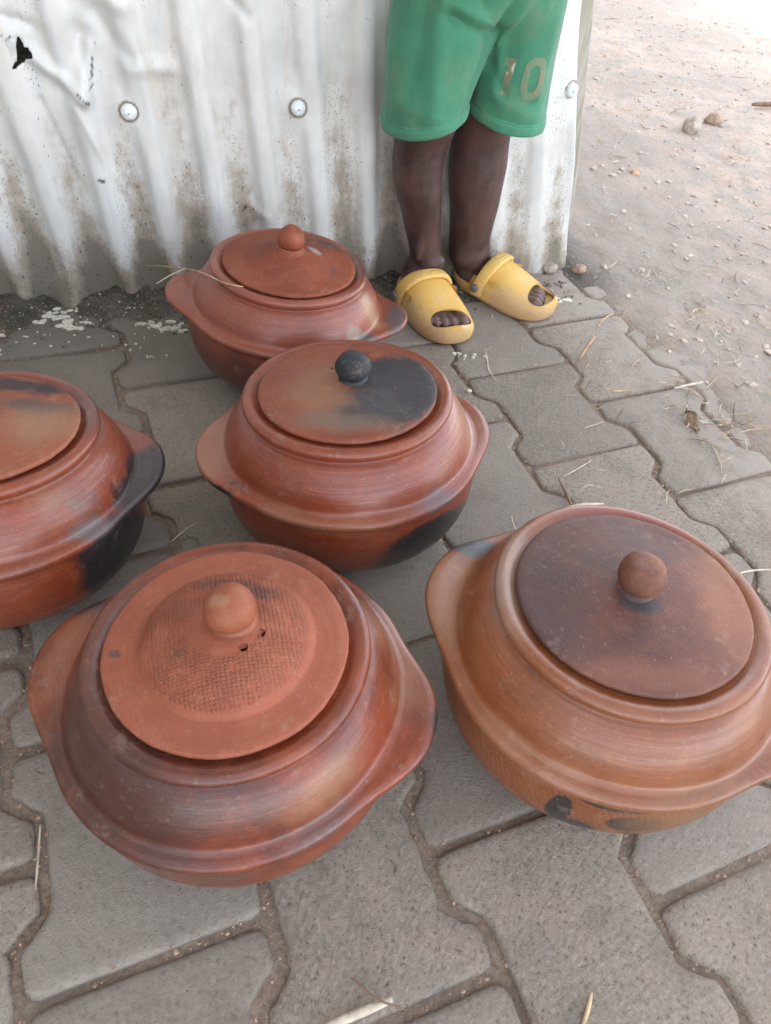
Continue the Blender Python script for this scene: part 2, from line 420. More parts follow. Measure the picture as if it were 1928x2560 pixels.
def cap(s, z, sp, tiltx=0.):
    d = sheet_d(s, z, sp)
    prof = [(0.0, .0078), (.0042, .0075), (.0080, .0062), (.0108, .0040), (.0122, .0018), (.0126, .0002), (.0128, -.0035)]
    V = []; F = []; seg = 28
    def P(r, h, t): return wp(s, z, -d-h)+E_*(r*math.cos(t))+Vector((0, 0, r*math.sin(t)))-WC
    V.append(P(0, prof[0][1], 0))
    for r, h in prof[1:]: V += [P(r, h, 2*PI*k/seg) for k in range(seg)]
    for k in range(seg): F.append((0, 1+k, 1+(k+1) % seg))
    for q in range(len(prof)-2):
        for k in range(seg): F.append((1+q*seg+k, 1+(q+1)*seg+k, 1+(q+1)*seg+(k+1) % seg, 1+q*seg+(k+1) % seg))
    o = link('screw_cap', mesh('screw_cap', V, F), capmat, shed)
    v, f = tube([wp(s, z, -d-.006)-WC, wp(s, z, -d-.0092)-WC, wp(s, z, -d-.0096)-WC], lambda t: .0019*(1-.4*t), 10)
    link('screw_tip', mesh('screw_tip', v, f), nubmat, o)
capmat = plain('cap_metal', (.62, .66, .68), .38, .12, 200, .0002, .6)
nubmat = plain('nub_metal', (.32, .34, .35), .5, .3, 300)
cap(-.872, .326, -.845); cap(-.600, .331, -.572); cap(-.098, .359, -.020)
# torn flap left of the hole, curling outwards
V = []; F = []
for j in range(9):
    t = j/8
    a = Vector((-1.0115+(-.0195)*t, .427-.042*t)); wdt = .014*math.sin(PI*min(1, t*.8+.2))+.002
    for i in range(6):
        k = i/5; ang = k*2.2
        s = a.x-wdt*k; z = a.y+.004*math.sin(PI*t)*k; off = .0035*math.sin(ang)+.001
        V.append(wp(s, z, -sheet_d(s, z, s)-off)-WC)
for j in range(8):
    for i in range(5): F.append((j*6+i, j*6+i+1, (j+1)*6+i+1, (j+1)*6+i))
fl = link('torn_flap', mesh('torn_flap', V, F), plain('flap_paint', (.60, .61, .60), .5, .12, 120), shed)
md = fl.modifiers.new('t', 'SOLIDIFY'); md.thickness = .0008
# corner post: a weathered timber just behind the edge of the sheet
pm = NT('weathered_timber'); st = pm.map(pm.obj(), (1, 1, .06)); a1 = pm.noise(st, 90, 5, .6)
pmm = pm.done(pm.mix(pm.ramp(a1, .35, .65), (.30, .275, .22), (.42, .39, .33)), .85, pm.bump(a1, .5, .002), .3)
V = []; F = []; NZ = 40
for j in range(NZ+1):
    z = -.03+2.2*j/NZ
    zz = min(z, .6)
    r = -.242*max(zz, 0)+.0165+.052*max(0, min(zz, .5)-.12)-.004*sm(.1, 0, z) - .02*sm(.15, .0, z)
    for s, off in ((r-.06, .018), (r-.003, .018), (r, .021), (r, .070), (r-.06, .070)): V.append(wp(s, z, off-.010)-WC)
for j in range(NZ):
    for i in range(5): F.append((j*5+i, j*5+(i+1) % 5, (j+1)*5+(i+1) % 5, (j+1)*5+i))
F.append((4, 3, 2, 1, 0)); F.append(tuple(NZ*5+i for i in range(5)))
post = link('corner_post', mesh('corner_post', V, F), pmm, shed, smooth=False)
z = .36; r = -.242*z+.0165+.052*(z-.12)
v, f = tube([wp(r-.004, z, .035)-WC, wp(r+.004, z+.001, .035)-WC, wp(r+.0085, z+.002, .035)-WC], lambda t: .006 if t < .6 else .004, 8)
link('bolt', mesh('bolt', v, f), plain('rusty_bolt', (.05, .04, .035), .7), post, smooth=False)
# unseen rest of the shed, added and sized to cast the shade: upper front, the other three walls and the roof, all corrugated
HT, LW, DP = 2.2, 4.2, 5.6
def corr(name, o, du, L, H, lift=0.):
    V = []; F = []; n = int(L/.0115)
    dn = Vector((0, 0, 1)).cross(du).normalized()
    for j in range(2):
        for i in range(n+1):
            x = L*i/n; V.append(o+du*x+dn*(.008*math.cos(2*PI*x/.0925))+Vector((0, 0, H*j))-WC)
    for i in range(n): F.append((i, i+1, n+2+i, n+1+i))
    ob = link(name, mesh(name, V, F), farmat, shed)
    md = ob.modifiers.new('t', 'SOLIDIFY'); md.thickness = .001; return ob
fm = NT('painted_iron_far'); st = fm.map(fm.obj(), (1, 1, .15)); a1 = fm.noise(st, 20, 5)
farmat = fm.done(fm.mix(fm.ramp(a1, .4, .7), (.62, .62, .60), (.45, .42, .37)), .5, None, .45)
corr('upper_sheet', wp(-LW, .785, -.002), E_, LW-.165, HT-.785)
corr('front_sheet', wp(-LW, -.02, .0), E_, LW-1.40, .80)
corr('side_wall', wp(-.06, .0, .075), N_, DP-.075, HT)
corr('rear_wall', wp(-LW, 0, DP), E_, LW-.06, HT)
corr('side_wall', wp(-LW, 0, .01), N_, DP, HT)
corr('unseen_shade_wall', wp(-1.95, 0, -2.3), N_, 2.28, HT)  # unseen wall, added to block sky light from the left
rv = []; rf = []; n = int((LW+.7)/.0115)
for j, (off, z) in enumerate(((-1.25, HT-.10), (DP+.3, HT+.35))):  # deep unseen eave, added to hold off light from overhead
    for i in range(n+1):
        x = -LW-.3+(LW+.6)*i/n; rv.append(wp(x, z+.012*math.cos(2*PI*x/.0925)+.015, off)-WC)
for i in range(n): rf.append((i, i+1, n+2+i, n+1+i))
rf_ = link('shade_roof', mesh('shade_roof', rv, rf), farmat, shed); md = rf_.modifiers.new('t', 'SOLIDIFY'); md.thickness = .001

# ------------------------------------------------------------------ pots
def clay(name, base, dark, light, gloss, R, patches, tex=None, streak=.5, spec=.5):
    """patches: (centre, radii, colour, softness, strength) in units of the lid radius, object space"""
    m = NT(name); o = m.map(m.obj(), (1/R, 1/R, 1/R))
    wob = m.vm('SUBTRACT', m.noise(o, 1.8, 4, .6, col=True), (.5, .5, .5))
    n1 = m.noise(o, 1.3, 5, .6); n2 = m.noise(o, 6, 6, .65); n3 = m.noise(o, 55, 4, .7)
    # brush streaks running round the pot
    sx = m.n('ShaderNodeSeparateXYZ'); m.set(sx.inputs[0], o)
    ang = m.math('ARCTAN2', sx.outputs[1], sx.outputs[0])
    rad = m.vm('LENGTH', m.vm('MULTIPLY', o, (1, 1, 0)))
    cb = m.n('ShaderNodeCombineXYZ'); m.set(cb.inputs[0], m.math('MULTIPLY', m.math('SINE', ang), .8)); m.set(cb.inputs[1], m.math('MULTIPLY', m.math('SUBTRACT', rad, sx.outputs[2]), 22.)); m.set(cb.inputs[2], m.math('MULTIPLY', m.math('COSINE', ang), .8))
    s1 = m.noise(cb.outputs[0], 1.6, 6, .7)
    c = m.mix(m.ramp(n1, .34, .62), dark, base)
    c = m.mix(m.math('MULTIPLY', m.ramp(n2, .45, .72), .5), c, light)
    c = m.mix(m.math('MULTIPLY', m.ramp(s1, .42, .62), streak*.6), c, tuple(x*.5 for x in base))
    c = m.mix(m.math('MULTIPLY', m.ramp(s1, .55, .75), streak*.4), c, light)
    for ctr, rad_, col, soft, stg in patches:
        k = min(.35+.5*soft, (1.6 if soft > .25 else .45)*sorted(rad_)[1])
        d = m.vm('SUBTRACT', m.vm('ADD', o, m.vm('MULTIPLY', wob, (k, k, k))), ctr)
        l = m.vm('LENGTH', m.vm('DIVIDE', d, rad_))
        l = m.math('ADD', l, m.math('ADD', m.math('MULTIPLY', m.math('SUBTRACT', n2, .5), .5*soft+(.35 if soft > .25 else .15)), m.math('MULTIPLY', m.math('SUBTRACT', n3, .5), .22)))
        f = m.math('MULTIPLY', m.ramp(l, 1+soft*.5, 1-soft*.6), stg)
        c = m.mix(f, c, col if max(col) < .1 else tuple(x*.78 for x in col))
    # dust and tiny chips
    c = m.mix(m.math('MULTIPLY', m.ramp(n3, .54, .72), .22), c, tuple(min(1, x*1.5+.02) for x in light)); c = m.mix(m.math('MULTIPLY', m.ramp(n3, .44, .30), .30), c, tuple(x*.5 for x in dark))
    c = m.mix(m.math('MULTIPLY', m.ramp(m.noise(o, 4, 8, .8), .56, .64), .22), c, (.36, .25, .19))
    c = m.mix(m.math('MULTIPLY', m.ramp(m.noise(o, 14, 5, .7), .58, .75), .25), c, (.42, .30, .24))
    vd = m.voro(o, 15); c = m.mix(m.math('MULTIPLY', m.ramp(vd, .055, .03), m.ramp(m.noise(o, 5, 1), .5, .52)), c, (.62, .55, .48))
    vd = m.voro(m.map(o, loc=(3, 1, 2)), 7); c = m.mix(m.math('MULTIPLY', m.ramp(vd, .05, .02), .6), c, (.06, .05, .05))
    nb = m.bump(n2, .25, R*.03); nb = m.bump(m.math('ADD', m.math('MULTIPLY', n3, .5), s1), .38 if tex is None else .28, R*.012, nb)
    if tex:                                            # impressed net of small pits
        kind, a0, a1, b0, b1, dens, dep = tex
        if kind == 'lid':
            gx, gy = sx.outputs[0], sx.outputs[1]; msk = m.math('MULTIPLY', m.ramp(rad, a0, a0+.06), m.ramp(rad, a1, a1-.05))
        else:
            gx, gy = m.math('MULTIPLY', ang, 1.4), sx.outputs[2]; msk = m.math('MULTIPLY', m.ramp(gy, a0, a0+.1), m.ramp(gy, a1, a1-.06))
        j = m.math('MULTIPLY', m.math('SUBTRACT', m.noise(o, 3, 2), .5), 5.)
        A = m.math('SINE', m.math('ADD', m.math('MULTIPLY', m.math('ADD', gx, m.math('MULTIPLY', gy, .35)), dens), j))
        B = m.math('SINE', m.math('ADD', m.math('MULTIPLY', m.math('SUBTRACT', gy, m.math('MULTIPLY', gx, .35)), dens*1.25), j))
        net = m.math('MULTIPLY', m.ramp(A, -.9, .3), m.ramp(B, -.9, .3))
        pat = m.math('MULTIPLY', m.ramp(m.noise(o, 2.4, 3), .28, .55), m.ramp(m.noise(o, 8, 4, .7), .33, .58))
        msk = m.math('MULTIPLY', msk, pat)
        nb = m.bump(m.math('MULTIPLY', net, msk), dep, R*.034, nb)
        c = m.mix(m.math('MULTIPLY', m.math('MULTIPLY', m.math('SUBTRACT', 1., net), msk), .22*dep), c, tuple(x*.5 for x in dark))
    rg = m.math('ADD', gloss, m.math('MULTIPLY', m.math('SUBTRACT', s1, .5), .25)); rg = m.math('ADD', rg, m.math('MULTIPLY', m.math('SUBTRACT', n1, .5), .15))
    kw = {}
    if streak > .6: kw = {'Coat Weight': m.ramp(s1, .35, .6, .5, .2), 'Coat Roughness': .2, 'Coat IOR': 1.5}
    return m.done(c, rg, nb, spec, **kw)

def bowl_r(t, kb=1.540, pw=3.1): return kb*(1-(1-t)**pw)**(1/pw)*(1-.030*t**3)
BODY = [(bowl_r(t)*1., 1.2*t, 0.) for t in (.006, .02, .04, .07, .11, .16, .22, .29, .37, .46, .55, .64, .73, .81, .87)]
BODY += [(1.502, 1.085, .05), (1.508, 1.115, .22), (1.525, 1.138, .6), (1.548, 1.154, .9), (1.568, 1.176, 1.), (1.575, 1.205, 1.), (1.568, 1.234, 1.), (1.548, 1.254, .95), (1.520, 1.264, .75), (1.490, 1.268, .45), (1.463, 1.275, .18), (1.443, 1.292, .05), (1.430, 1.320, 0)]
SHO = [(1.420, 1.36), (1.404, 1.41), (1.380, 1.465), (1.350, 1.52), (1.314, 1.575), (1.275, 1.624), (1.238, 1.668), (1.202, 1.698), (1.166, 1.716), (1.140, 1.728)]
RIM = [(1.136, 1.742), (1.149, 1.756), (1.172, 1.776), (1.186, 1.806), (1.182, 1.838), (1.162, 1.862), (1.132, 1.876), (1.100, 1.877), (1.072, 1.870), (1.048, 1.858), (1.030, 1.846), (1.01, 1.838), (.985, 1.834), (.955, 1.832), (.94, 1.79), (.94, 1.74), (1.02, 1.62), (1.2, 1.45), (1.32, 1.2), (1.3, .7), (.9, .12), (.3, .06)]
PROF = BODY+[(a, b, 0.) for a, b in SHO+RIM]
iF0 = 14; iF1 = len(BODY)-1; iR0 = len(BODY)+len(SHO)-1
def pot(name, label, loc, R, tilt, handles, mats, lid, seed):
    """handles: (azimuth, reach); lid: dict(kind, az holes, offset)"""
    root = empty(name, loc); root.rotation_euler = tilt; tag(root, label, 'pot', 'lidded clay cooking pots on the pavers')
    NS = 224; V = []; rnd = random.Random(seed)
    A = [rnd.uniform(-1, 1) for _ in range(8)]
    def ext(th):
        b = 0; w_ = 0
        for az, reach, hw in handles:
            d = (th-az+PI) % (2*PI)-PI
            if abs(d) < hw:
                k = math.cos(PI/2*d/hw)**2; k = k*k*(3-2*k)*.35+k*.65
                b += k*reach
        return b
    for k, (r, z, wt) in enumerate(PROF):
        for i in range(NS):
            th = 2*PI*i/NS
            wob = 1+.005*(A[0]*math.cos(2*th+A[1]*3)+A[2]*math.cos(3*th+A[3]*3))+.004*noise.noise(Vector((math.cos(th)*1.5+seed, math.sin(th)*1.5, z*2)))
            e = ext(th)
            rr = r*wob+e*wt; zz = z+.010*(A[4]*math.cos(2*th+A[5]*3)+.6*A[6]*math.cos(3*th+A[7]*3))*(1 if z > .3 else z/.3)
            zz += wt*e*.22+.006*noise.noise(Vector((math.cos(th)*4+seed, math.sin(th)*4, 3.)))*(wt)
            V.append((rr*R*math.cos(th), rr*R*math.sin(th), zz*R))
    n = len(PROF)
    hm = set()
    for i in range(NS):
        if ext(2*PI*(i+.5)/NS) > .02: hm.add(i)
    pieces = {'body': [], 'rim': [], 'flange': [], 'flange2': []}
    hl = [[] for _ in handles]
    for k in range(n-1):
        for i in range(NS):
            q = (k*NS+i, k*NS+(i+1) % NS, (k+1)*NS+(i+1) % NS, (k+1)*NS+i)
            if k >= iR0: pieces['rim'].append(q)
            elif iF0+1 <= k < iF1-1:
                if i in hm:
                    th = 2*PI*(i+.5)/NS
                    j = min(range(len(handles)), key=lambda j: abs((th-handles[j][0]+PI) % (2*PI)-PI)); hl[j].append(q)
                else: pieces['flange' if math.sin(2*PI*(i+.5)/NS-handles[0][0]) > 0 else 'flange2'].append(q)
            else: pieces['body'].append(q)
    pieces['body'].append(tuple(range(NS-1, -1, -1)))
    full = mesh('tmp', V, [q for l in list(pieces.values())+hl for q in l])
    nrm = [v.normal.copy() for v in full.vertices]
    def part(nm, faces, mat, par):
        used = sorted({i for q in faces for i in q}); mp = {a: b for b, a in enumerate(used)}
        me = mesh(nm, [V[i] for i in used], [tuple(mp[i] for i in q) for q in faces])
        o = link(nm, me, mat, par)
        me.normals_split_custom_set_from_vertices([nrm[i] for i in used])
        return o
    part('body', pieces['body'], mats['body'], root)
    part('rim', pieces['rim'], mats['body'], root)
    part('flange', pieces['flange'], mats['body'], root); part('flange', pieces['flange2'], mats['body'], root)
    for h in hl: part('handle', h, mats['body'], root)
    # lid
    L = lid['prof']
    under = [(0, 1.848), (.5, 1.848), (.95, 1.845), (.985, 1.851), (.998, 1.864)]
    lp = under+L
    V2 = []; F2 = []; NL = 160
    ox, oy = lid.get('off', (0, 0))
    for k, (r, z) in enumerate(lp):
        for i in range(NL):
            th = 2*PI*i/NL
            wob = 1+(.010*noise.noise(Vector((math.cos(th)*2.2+seed*3, math.sin(th)*2.2, 5)))+.0055*noise.noise(Vector((math.cos(th)*9+seed*3, math.sin(th)*9, 5))) if r > .9 else .012*noise.noise(Vector((math.cos(th)*2+seed, math.sin(th)*2, 8))))
            zz = z+.010*noise.noise(Vector((r*math.cos(th)*1.6+seed, r*math.sin(th)*1.6, 1)))*(1 if z > 1.87 else .3)+.004*noise.noise(Vector((r*math.cos(th)*7, r*math.sin(th)*7, seed)))
            V2.append(((r*wob*math.cos(th)+ox)*R, (r*wob*math.sin(th)+oy)*R, zz*R))
    for k in range(1, len(lp)-1):
        for i in range(NL): F2.append((k*NL+i, k*NL+(i+1) % NL, (k+1)*NL+(i+1) % NL, (k+1)*NL+i))
    # close both ends
    F2.append(tuple(range(2*NL-1, NL-1, -1))); F2.append(tuple((len(lp)-1)*NL+i for i in range(NL)))
    used = sorted({i for q in F2 for i in q}); mp = {a: b for b, a in enumerate(used)}
    me = mesh('lid', [V2[i] for i in used], [tuple(mp[i] for i in q) for q in F2])
    lo = link('lid', me, mats['lid'], root)
    cuts = []
    for hx, hy in lid.get('holes', []):
        v, f = tube([(hx*R, hy*R, 1.6*R), (hx*R, hy*R, 2.4*R)], lid.get('hr', .036)*R, 16)
        cme = mesh('cut', v, f); bmc = bmesh.new(); bmc.from_mesh(cme); bmesh.ops.recalc_face_normals(bmc, faces=bmc.faces); bmc.to_mesh(cme); bmc.free()
        co = bpy.data.objects.new('cut', cme); C.objects.link(co); co.parent = root
        b = lo.modifiers.new('b', 'BOOLEAN'); b.object = co; b.solver = 'EXACT'; cuts.append(co)
    if cuts:
        me2 = evaluated(lo); lo.modifiers.clear(); lo.data = me2
        for co in cuts: bpy.data.objects.remove(co)
        me2.polygons.foreach_set('use_smooth', [len(p.vertices) < 30 for p in me2.polygons])
        es = lo.modifiers.new('e', 'EDGE_SPLIT'); es.split_angle = math.radians(50)
    # knob: a lumpy ball of clay on a short neck
    kx, ky = lid.get('knob_at', (0, 0)); kb = lid['knob']
    V3 = []; F3 = []; NK = 40
    for k, (r, z) in enumerate(kb):
        for i in range(NK):
            th = 2*PI*i/NK
            q_ = min(1, r/.15)*1.1; d = noise.noise(Vector((math.cos(th)*q_+seed*2, math.sin(th)*q_, z*4)))
            fac = 1+.09*d
            V3.append(((r*fac*math.cos(th)+kx+ox)*R, (r*fac*math.sin(th)+ky+oy)*R, (z+.03*d*sm(.20, .0, r)*(z > 2.2))*R))
    for k in range(len(kb)-1):
        for i in range(NK): F3.append((k*NK+i, k*NK+(i+1) % NK, (k+1)*NK+(i+1) % NK, (k+1)*NK+i))
    F3.append(tuple((len(kb)-1)*NK+i for i in range(NK)))
    link('knob', mesh('knob', V3, F3), mats['knob'], lo)
    return root

def ball(r, z0, zc, neck, top=.0, h=None):
    """profile of a knob: flared foot, neck, ball of radius r centred zc"""
    h = h or r*.92
    p = [(neck*1.75, z0-.035), (neck*1.4, z0-.012), (neck*1.18, z0+.012), (neck*1.05, z0+.04), (neck, z0+.065)]
    a0 = math.asin(min(.95, neck*.98/r))
    for k in range(13):
        a = -PI/2+a0+(PI-a0-.12-top)*k/12
        p.append((max(.01, r*math.cos(a)), zc+h*math.sin(a)))
    q = p[-1]
    if top: p += [(q[0]*.6, q[1]+.008), (q[0]*.2, q[1]+.010)]
    # keep heights increasing past the neck
    return p
FLAT = [(1.0, 1.886), (.993, 1.899), (.975, 1.907), (.9, 1.909), (.8, 1.913), (.74, 1.917)]
lidA = FLAT+[(.722, 1.920), (.708, 1.938), (.685, 1.970), (.645, 2.008), (.585, 2.045), (.50, 2.080), (.41, 2.106), (.32, 2.124), (.24, 2.136), (.15, 2.144), (.02, 2.148)]
lidM = FLAT[:4]+[(.8, 1.916), (.65, 1.928), (.5, 1.944), (.35, 1.962), (.25, 1.975), (.02, 1.985)]
lidR = FLAT[:4]+[(.8, 1.922), (.65, 1.945), (.5, 1.968), (.35, 1.985), (.25, 1.992), (.02, 2.0)]
lidB = FLAT+[(.70, 1.925), (.62, 1.95), (.52, 1.990), (.42, 2.03), (.32, 2.065), (.24, 2.09), (.02, 2.11)]
BLK = (.016, .017, .020); BLK2 = (.026, .027, .032); TAN = (.40, .215, .105); PALE = (.48, .38, .30)
RED = (.215, .037, .012); DRK = (.100, .021, .010); LGT = (.29, .072, .025)
LID = (.235, .060, .029); LIDL = (.285, .092, .050); LIDD = (.17, .042, .022)
def mats(tag_, R, body, bp, lidc, lp, knob, kp, btex=None, ltex=None, gloss=.40, lgloss=.66, lspec=.35):
    return dict(body=clay('clay_body_'+tag_, *body, gloss, R, bp, btex, .68, .5), lid=clay('clay_lid_'+tag_, *lidc, lgloss, R, lp, ltex, .35, lspec), knob=clay('clay_knob_'+tag_, *knob, .6, R, kp, None, .2, .35))
LC = (LID, LIDD, LIDL)
ORG = ((.265, .088, .040), (.215, .068, .032), (.34, .125, .06))
# front left
R = .108
m = mats('front', R, (RED, DRK, LGT),
         [((-.62, -.95, 1.5), (1.15, .95, .6), (.055, .020, .015), .8, .92), ((1.02, -.95, 1.45), (.45, .30, .16), (.36, .17, .085), 1., .6), ((-1.6, .75, 1.25), (.16, .25, .2), BLK, .6, 1.),
          ((1.88, -.30, 1.25), (.17, .42, .3), BLK2, .5, .95), ((1.35, .5, 1.3), (.5, .6, .3), (.36, .15, .075), 1., .6), ((-1.55, -.1, 1.25), (.30, .6, .12), (.36, .13, .065), 1., .7), ((-.95, -.2, 1.85), (.45, .9, .2), (.12, .05, .035), 1., .6),
          ((1.1, -1.2, 1.15), (.5, .3, .12), (.16, .1, .1), 1., .5), ((-.1, -1.5, 1.0), (.8, .3, .16), (.12, .07, .05), 1., .7)],
         ((.30, .088, .046), (.25, .070, .037), (.36, .125, .072)), [((.18, .42, 2.03), (.20, .09, .2), BLK2, 1., .6), ((-.12, .50, 2.0), (.28, .07, .2), BLK2, 1., .5), ((-.28, -.28, 2.03), (.07, .06, .1), (.06, .035, .03), 1., .6), ((-.85, -.22, 1.9), (.05, .04, .1), (.08, .05, .05), .8, .8), ((.2, -.75, 1.9), (.6, .14, .1), (.36, .11, .06), 1., .4)],
         ((.27, .082, .038), (.21, .06, .03), (.33, .12, .062)), [((0, 0, 2.44), (.08, .06, .05), (.46, .27, .18), 1., .6)], ltex=('lid', .27, .70, 0, 0, 165., .7), gloss=.30)
pot('cooking_pot', 'front left clay pot, its domed net textured lid pierced by two vent holes', (-.115, .352, .003), R, (-.017, -.049, 0),
    [(math.radians(176), .25, .74), (math.radians(-7), .23, .62)], m, dict(prof=lidA, knob=ball(.212, 2.13, 2.295, .155), knob_at=(.05, .065), hr=.040, holes=[(.30, -.02), (.195, -.175)]), 1)
# right
R = .114
m = mats('right', R, ((.245, .076, .027), (.185, .054, .019), (.30, .105, .042)),
         [((-1.30, 1.0, 1.25), (.34, .14, .14), (.045, .06, .065), .6, .95), ((-1.55, .3, 1.25), (.35, .55, .2), (.36, .17, .09), 1., .8), ((-.50, -1.38, .78), (.10, .3, .24), BLK, .2, 1.), ((-.32, -1.43, .55), (.17, .25, .16), BLK, .2, 1.),
          ((-.12, -1.50, 1.08), (.30, .16, .060), BLK, .2, 1.), ((.10, -1.45, .84), (.25, .25, .15), BLK, .2, 1.), ((-1.05, .2, 1.84), (.2, .8, .12), (.36, .25, .19), 1., .7), ((.5, -1.45, 1.0), (.6, .3, .3), (.27, .14, .065), 1., .7),
          ((.2, 1.1, 1.84), (.9, .25, .12), (.30, .075, .055), 1., .8), ((1.75, -.6, 1.25), (.4, .5, .2), (.33, .115, .075), 1., .7), ((-.8, -1.2, 1.2), (.9, .6, .1), (.36, .16, .09), 1., .6)],
         ((.140, .055, .038), (.088, .040, .034), (.19, .080, .050)), [((-.75, -.35, 1.9), (.3, .9, .2), (.07, .04, .04), 1., .8), ((.85, .1, 1.9), (.32, .7, .2), (.36, .15, .08), 1., .75), ((.02, -.17, 2.0), (.17, .08, .1), (.045, .05, .055), .7, .9), ((-.3, .5, 1.9), (.6, .4, .2), (.085, .048, .042), 1., .6), ((0, -.85, 1.9), (.8, .14, .1), (.29, .11, .07), 1., .6)],
         ((.155, .062, .038), (.12, .048, .032), (.24, .10, .055)), [((.12, .05, 2.33), (.1, .14, .05), (.42, .18, .09), .9, .7), ((-.02, -.1, 2.02), (.16, .1, .05), (.05, .045, .045), .7, .8)], btex=('bowl', .35, 1.08, 0, 0, 120., .28), ltex=('lid', .3, .55, 0, 0, 170., .16), gloss=.36, lgloss=.55)
pot('cooking_pot', 'orange brown clay pot at right with purplish lid and three black bowl marks', (.254, .447, .003), R, (-.054, -.021, 0),
    [(math.radians(160), .22, .70), (math.radians(-22), .22, .66)], m, dict(prof=lidR, knob=ball(.195, 1.97, 2.17, .145, .62, .19)), 2)
# middle
R = .111
m = mats('middle', R, (RED, (.19, .05, .028), LGT),
         [((.95, -1.0, .62), (.66, .6, .40), BLK, .22, 1.), ((1.3, -.45, .5), (.5, .5, .4), BLK, .3, .95), ((-1.35, -1.05, 1.12), (.45, .34, .12), BLK, .4, 1.), ((-1.55, -.5, 1.28), (.3, .7, .14), (.38, .16, .085), .8, .8), ((1.1, -1.05, 1.2), (.3, .2, .1), (.14, .11, .13), 1., .7), ((1.25, .2, 1.5), (.35, .5, .3), (.38, .17, .09), 1., .6),
          ((-.2, -1.5, 1.2), (.9, .25, .1), (.36, .145, .075), 1., .7), ((.3, -1.0, 1.35), (.1, .05, .1), (.07, .05, .05), 1., .6), ((-.3, -1.4, .6), (.8, .4, .3), (.25, .09, .05), 1., .6)],
         LC, [((.56, .08, 1.95), (.52, .66, .3), BLK2, .24, .97), ((.28, .28, 1.95), (.3, .3, .3), BLK2, .4, .9), ((.30, -.45, 1.95), (.45, .38, .3), (.045, .045, .047), .6, .9), ((-.25, -.1, 1.95), (.36, .55, .3), (.33, .17, .095), 1., .7), ((.0, -.7, 1.93), (.55, .16, .2), (.20, .145, .10), 1., .7)],
         (BLK2, BLK, (.05, .05, .055)), [], gloss=.33, lgloss=.5, lspec=.4)
pot('cooking_pot', 'clay pot in the middle whose lid is half blackened with a black knob', (-.05, .721, .004), R, (-.07, -.075, 0),
    [(math.radians(-160), .20, .74), (math.radians(17), .12, .60)], m, dict(prof=lidM, knob=ball(.195, 1.96, 2.13, .145, .15, .17), holes=[(-.22, .31)], hr=.024, knob_at=(.05, .09)), 3)
# back
R = .103
m = mats('back', R, ((.25, .064, .034), (.20, .05, .03), LGT),
         [((1.72, -.05, 1.25), (.16, .45, .25), (.085, .08, .085), .7, .85), ((1.25, -.25, 1.45), (.28, .22, .35), (.42, .24, .13), .9, .7), ((1.15, -.85, 1.3), (.22, .16, .15), (.34, .27, .2), .8, .8), ((1.32, -.72, 1.22), (.22, .14, .1), (.07, .07, .08), .7, .9), ((-1.6, 0, 1.25), (.35, .7, .16), (.33, .095, .055), 1., .7), ((1.0, .35, 1.85), (.3, .6, .14), (.10, .05, .04), 1., .7), ((0, -1.3, .5), (2., 1.2, .62), (.075, .024, .018), .7, .85)],
         LC, [((.34, .24, 2.03), (.10, .12, .1), (.55, .48, .48), .8, .6), ((-.15, .2, 2.05), (.08, .04, .1), (.5, .42, .38), 1., .5), ((.55, .75, 1.9), (.4, .12, .1), (.06, .05, .05), 1., .7), ((.68, -.1, 1.95), (.04, .16, .1), (.08, .05, .045), .8, .6)],
         LC, [], ltex=('lid', .3, .66, 0, 0, 170., .45), gloss=.42)
pot('cooking_pot', 'red clay pot nearest the white wall with a straw over its rim', (-.208, 1.049, .003), R, (-.032, .058, 0),
    [(math.radians(-171), .28, .60), (math.radians(1), .33, .58)], m, dict(prof=lidB, knob=ball(.205, 2.10, 2.27, .160, .0, .18)), 4)
# left, cut by the frame
R = .111
m = mats('left', R, (RED, (.20, .052, .028), LGT),
         [((1.62, .25, 1.25), (.42, .8, .22), BLK, .5, .95), ((1.36, -.35, .7), (.45, .62, .6), BLK, .4, 1.), ((1.15, -.62, 1.22), (.30, .22, .14), (.16, .15, .15), .8, .8), ((1.02, -.45, 1.42), (.26, .22, .2), (.07, .06, .05), .8, .85), ((.85, -.6, 1.5), (.28, .22, .2), (.38, .23, .14), 1., .6), ((0, -1.3, .5), (.5, .4, .5), (.08, .035, .025), 1., .7), ((.9, .65, 1.85), (.5, .5, .14), (.10, .05, .045), 1., .7)],
         ((.28, .088, .046), (.23, .072, .038), (.33, .145, .083)), [((.10, .78, 1.9), (.55, .14, .2), BLK2, .8, .9), ((.48, .42, 1.9), (.40, .16, .2), (.075, .07, .065), 1., .75), ((.6, .1, 1.9), (.35, .3, .2), (.36, .22, .13), 1., .6)],
         LC, [], gloss=.36)
pot('cooking_pot', 'clay pot cut off at left, its right handle and bowl blackened', (-.458, .561, .003), R, (-.125, -.024, 0),
    [(math.radians(22), .20, .66), (math.radians(200), .20, .66)], m, dict(prof=lidM, knob=ball(.2, 1.96, 2.13, .15, .15, .17), off=(.0, .0)), 5)

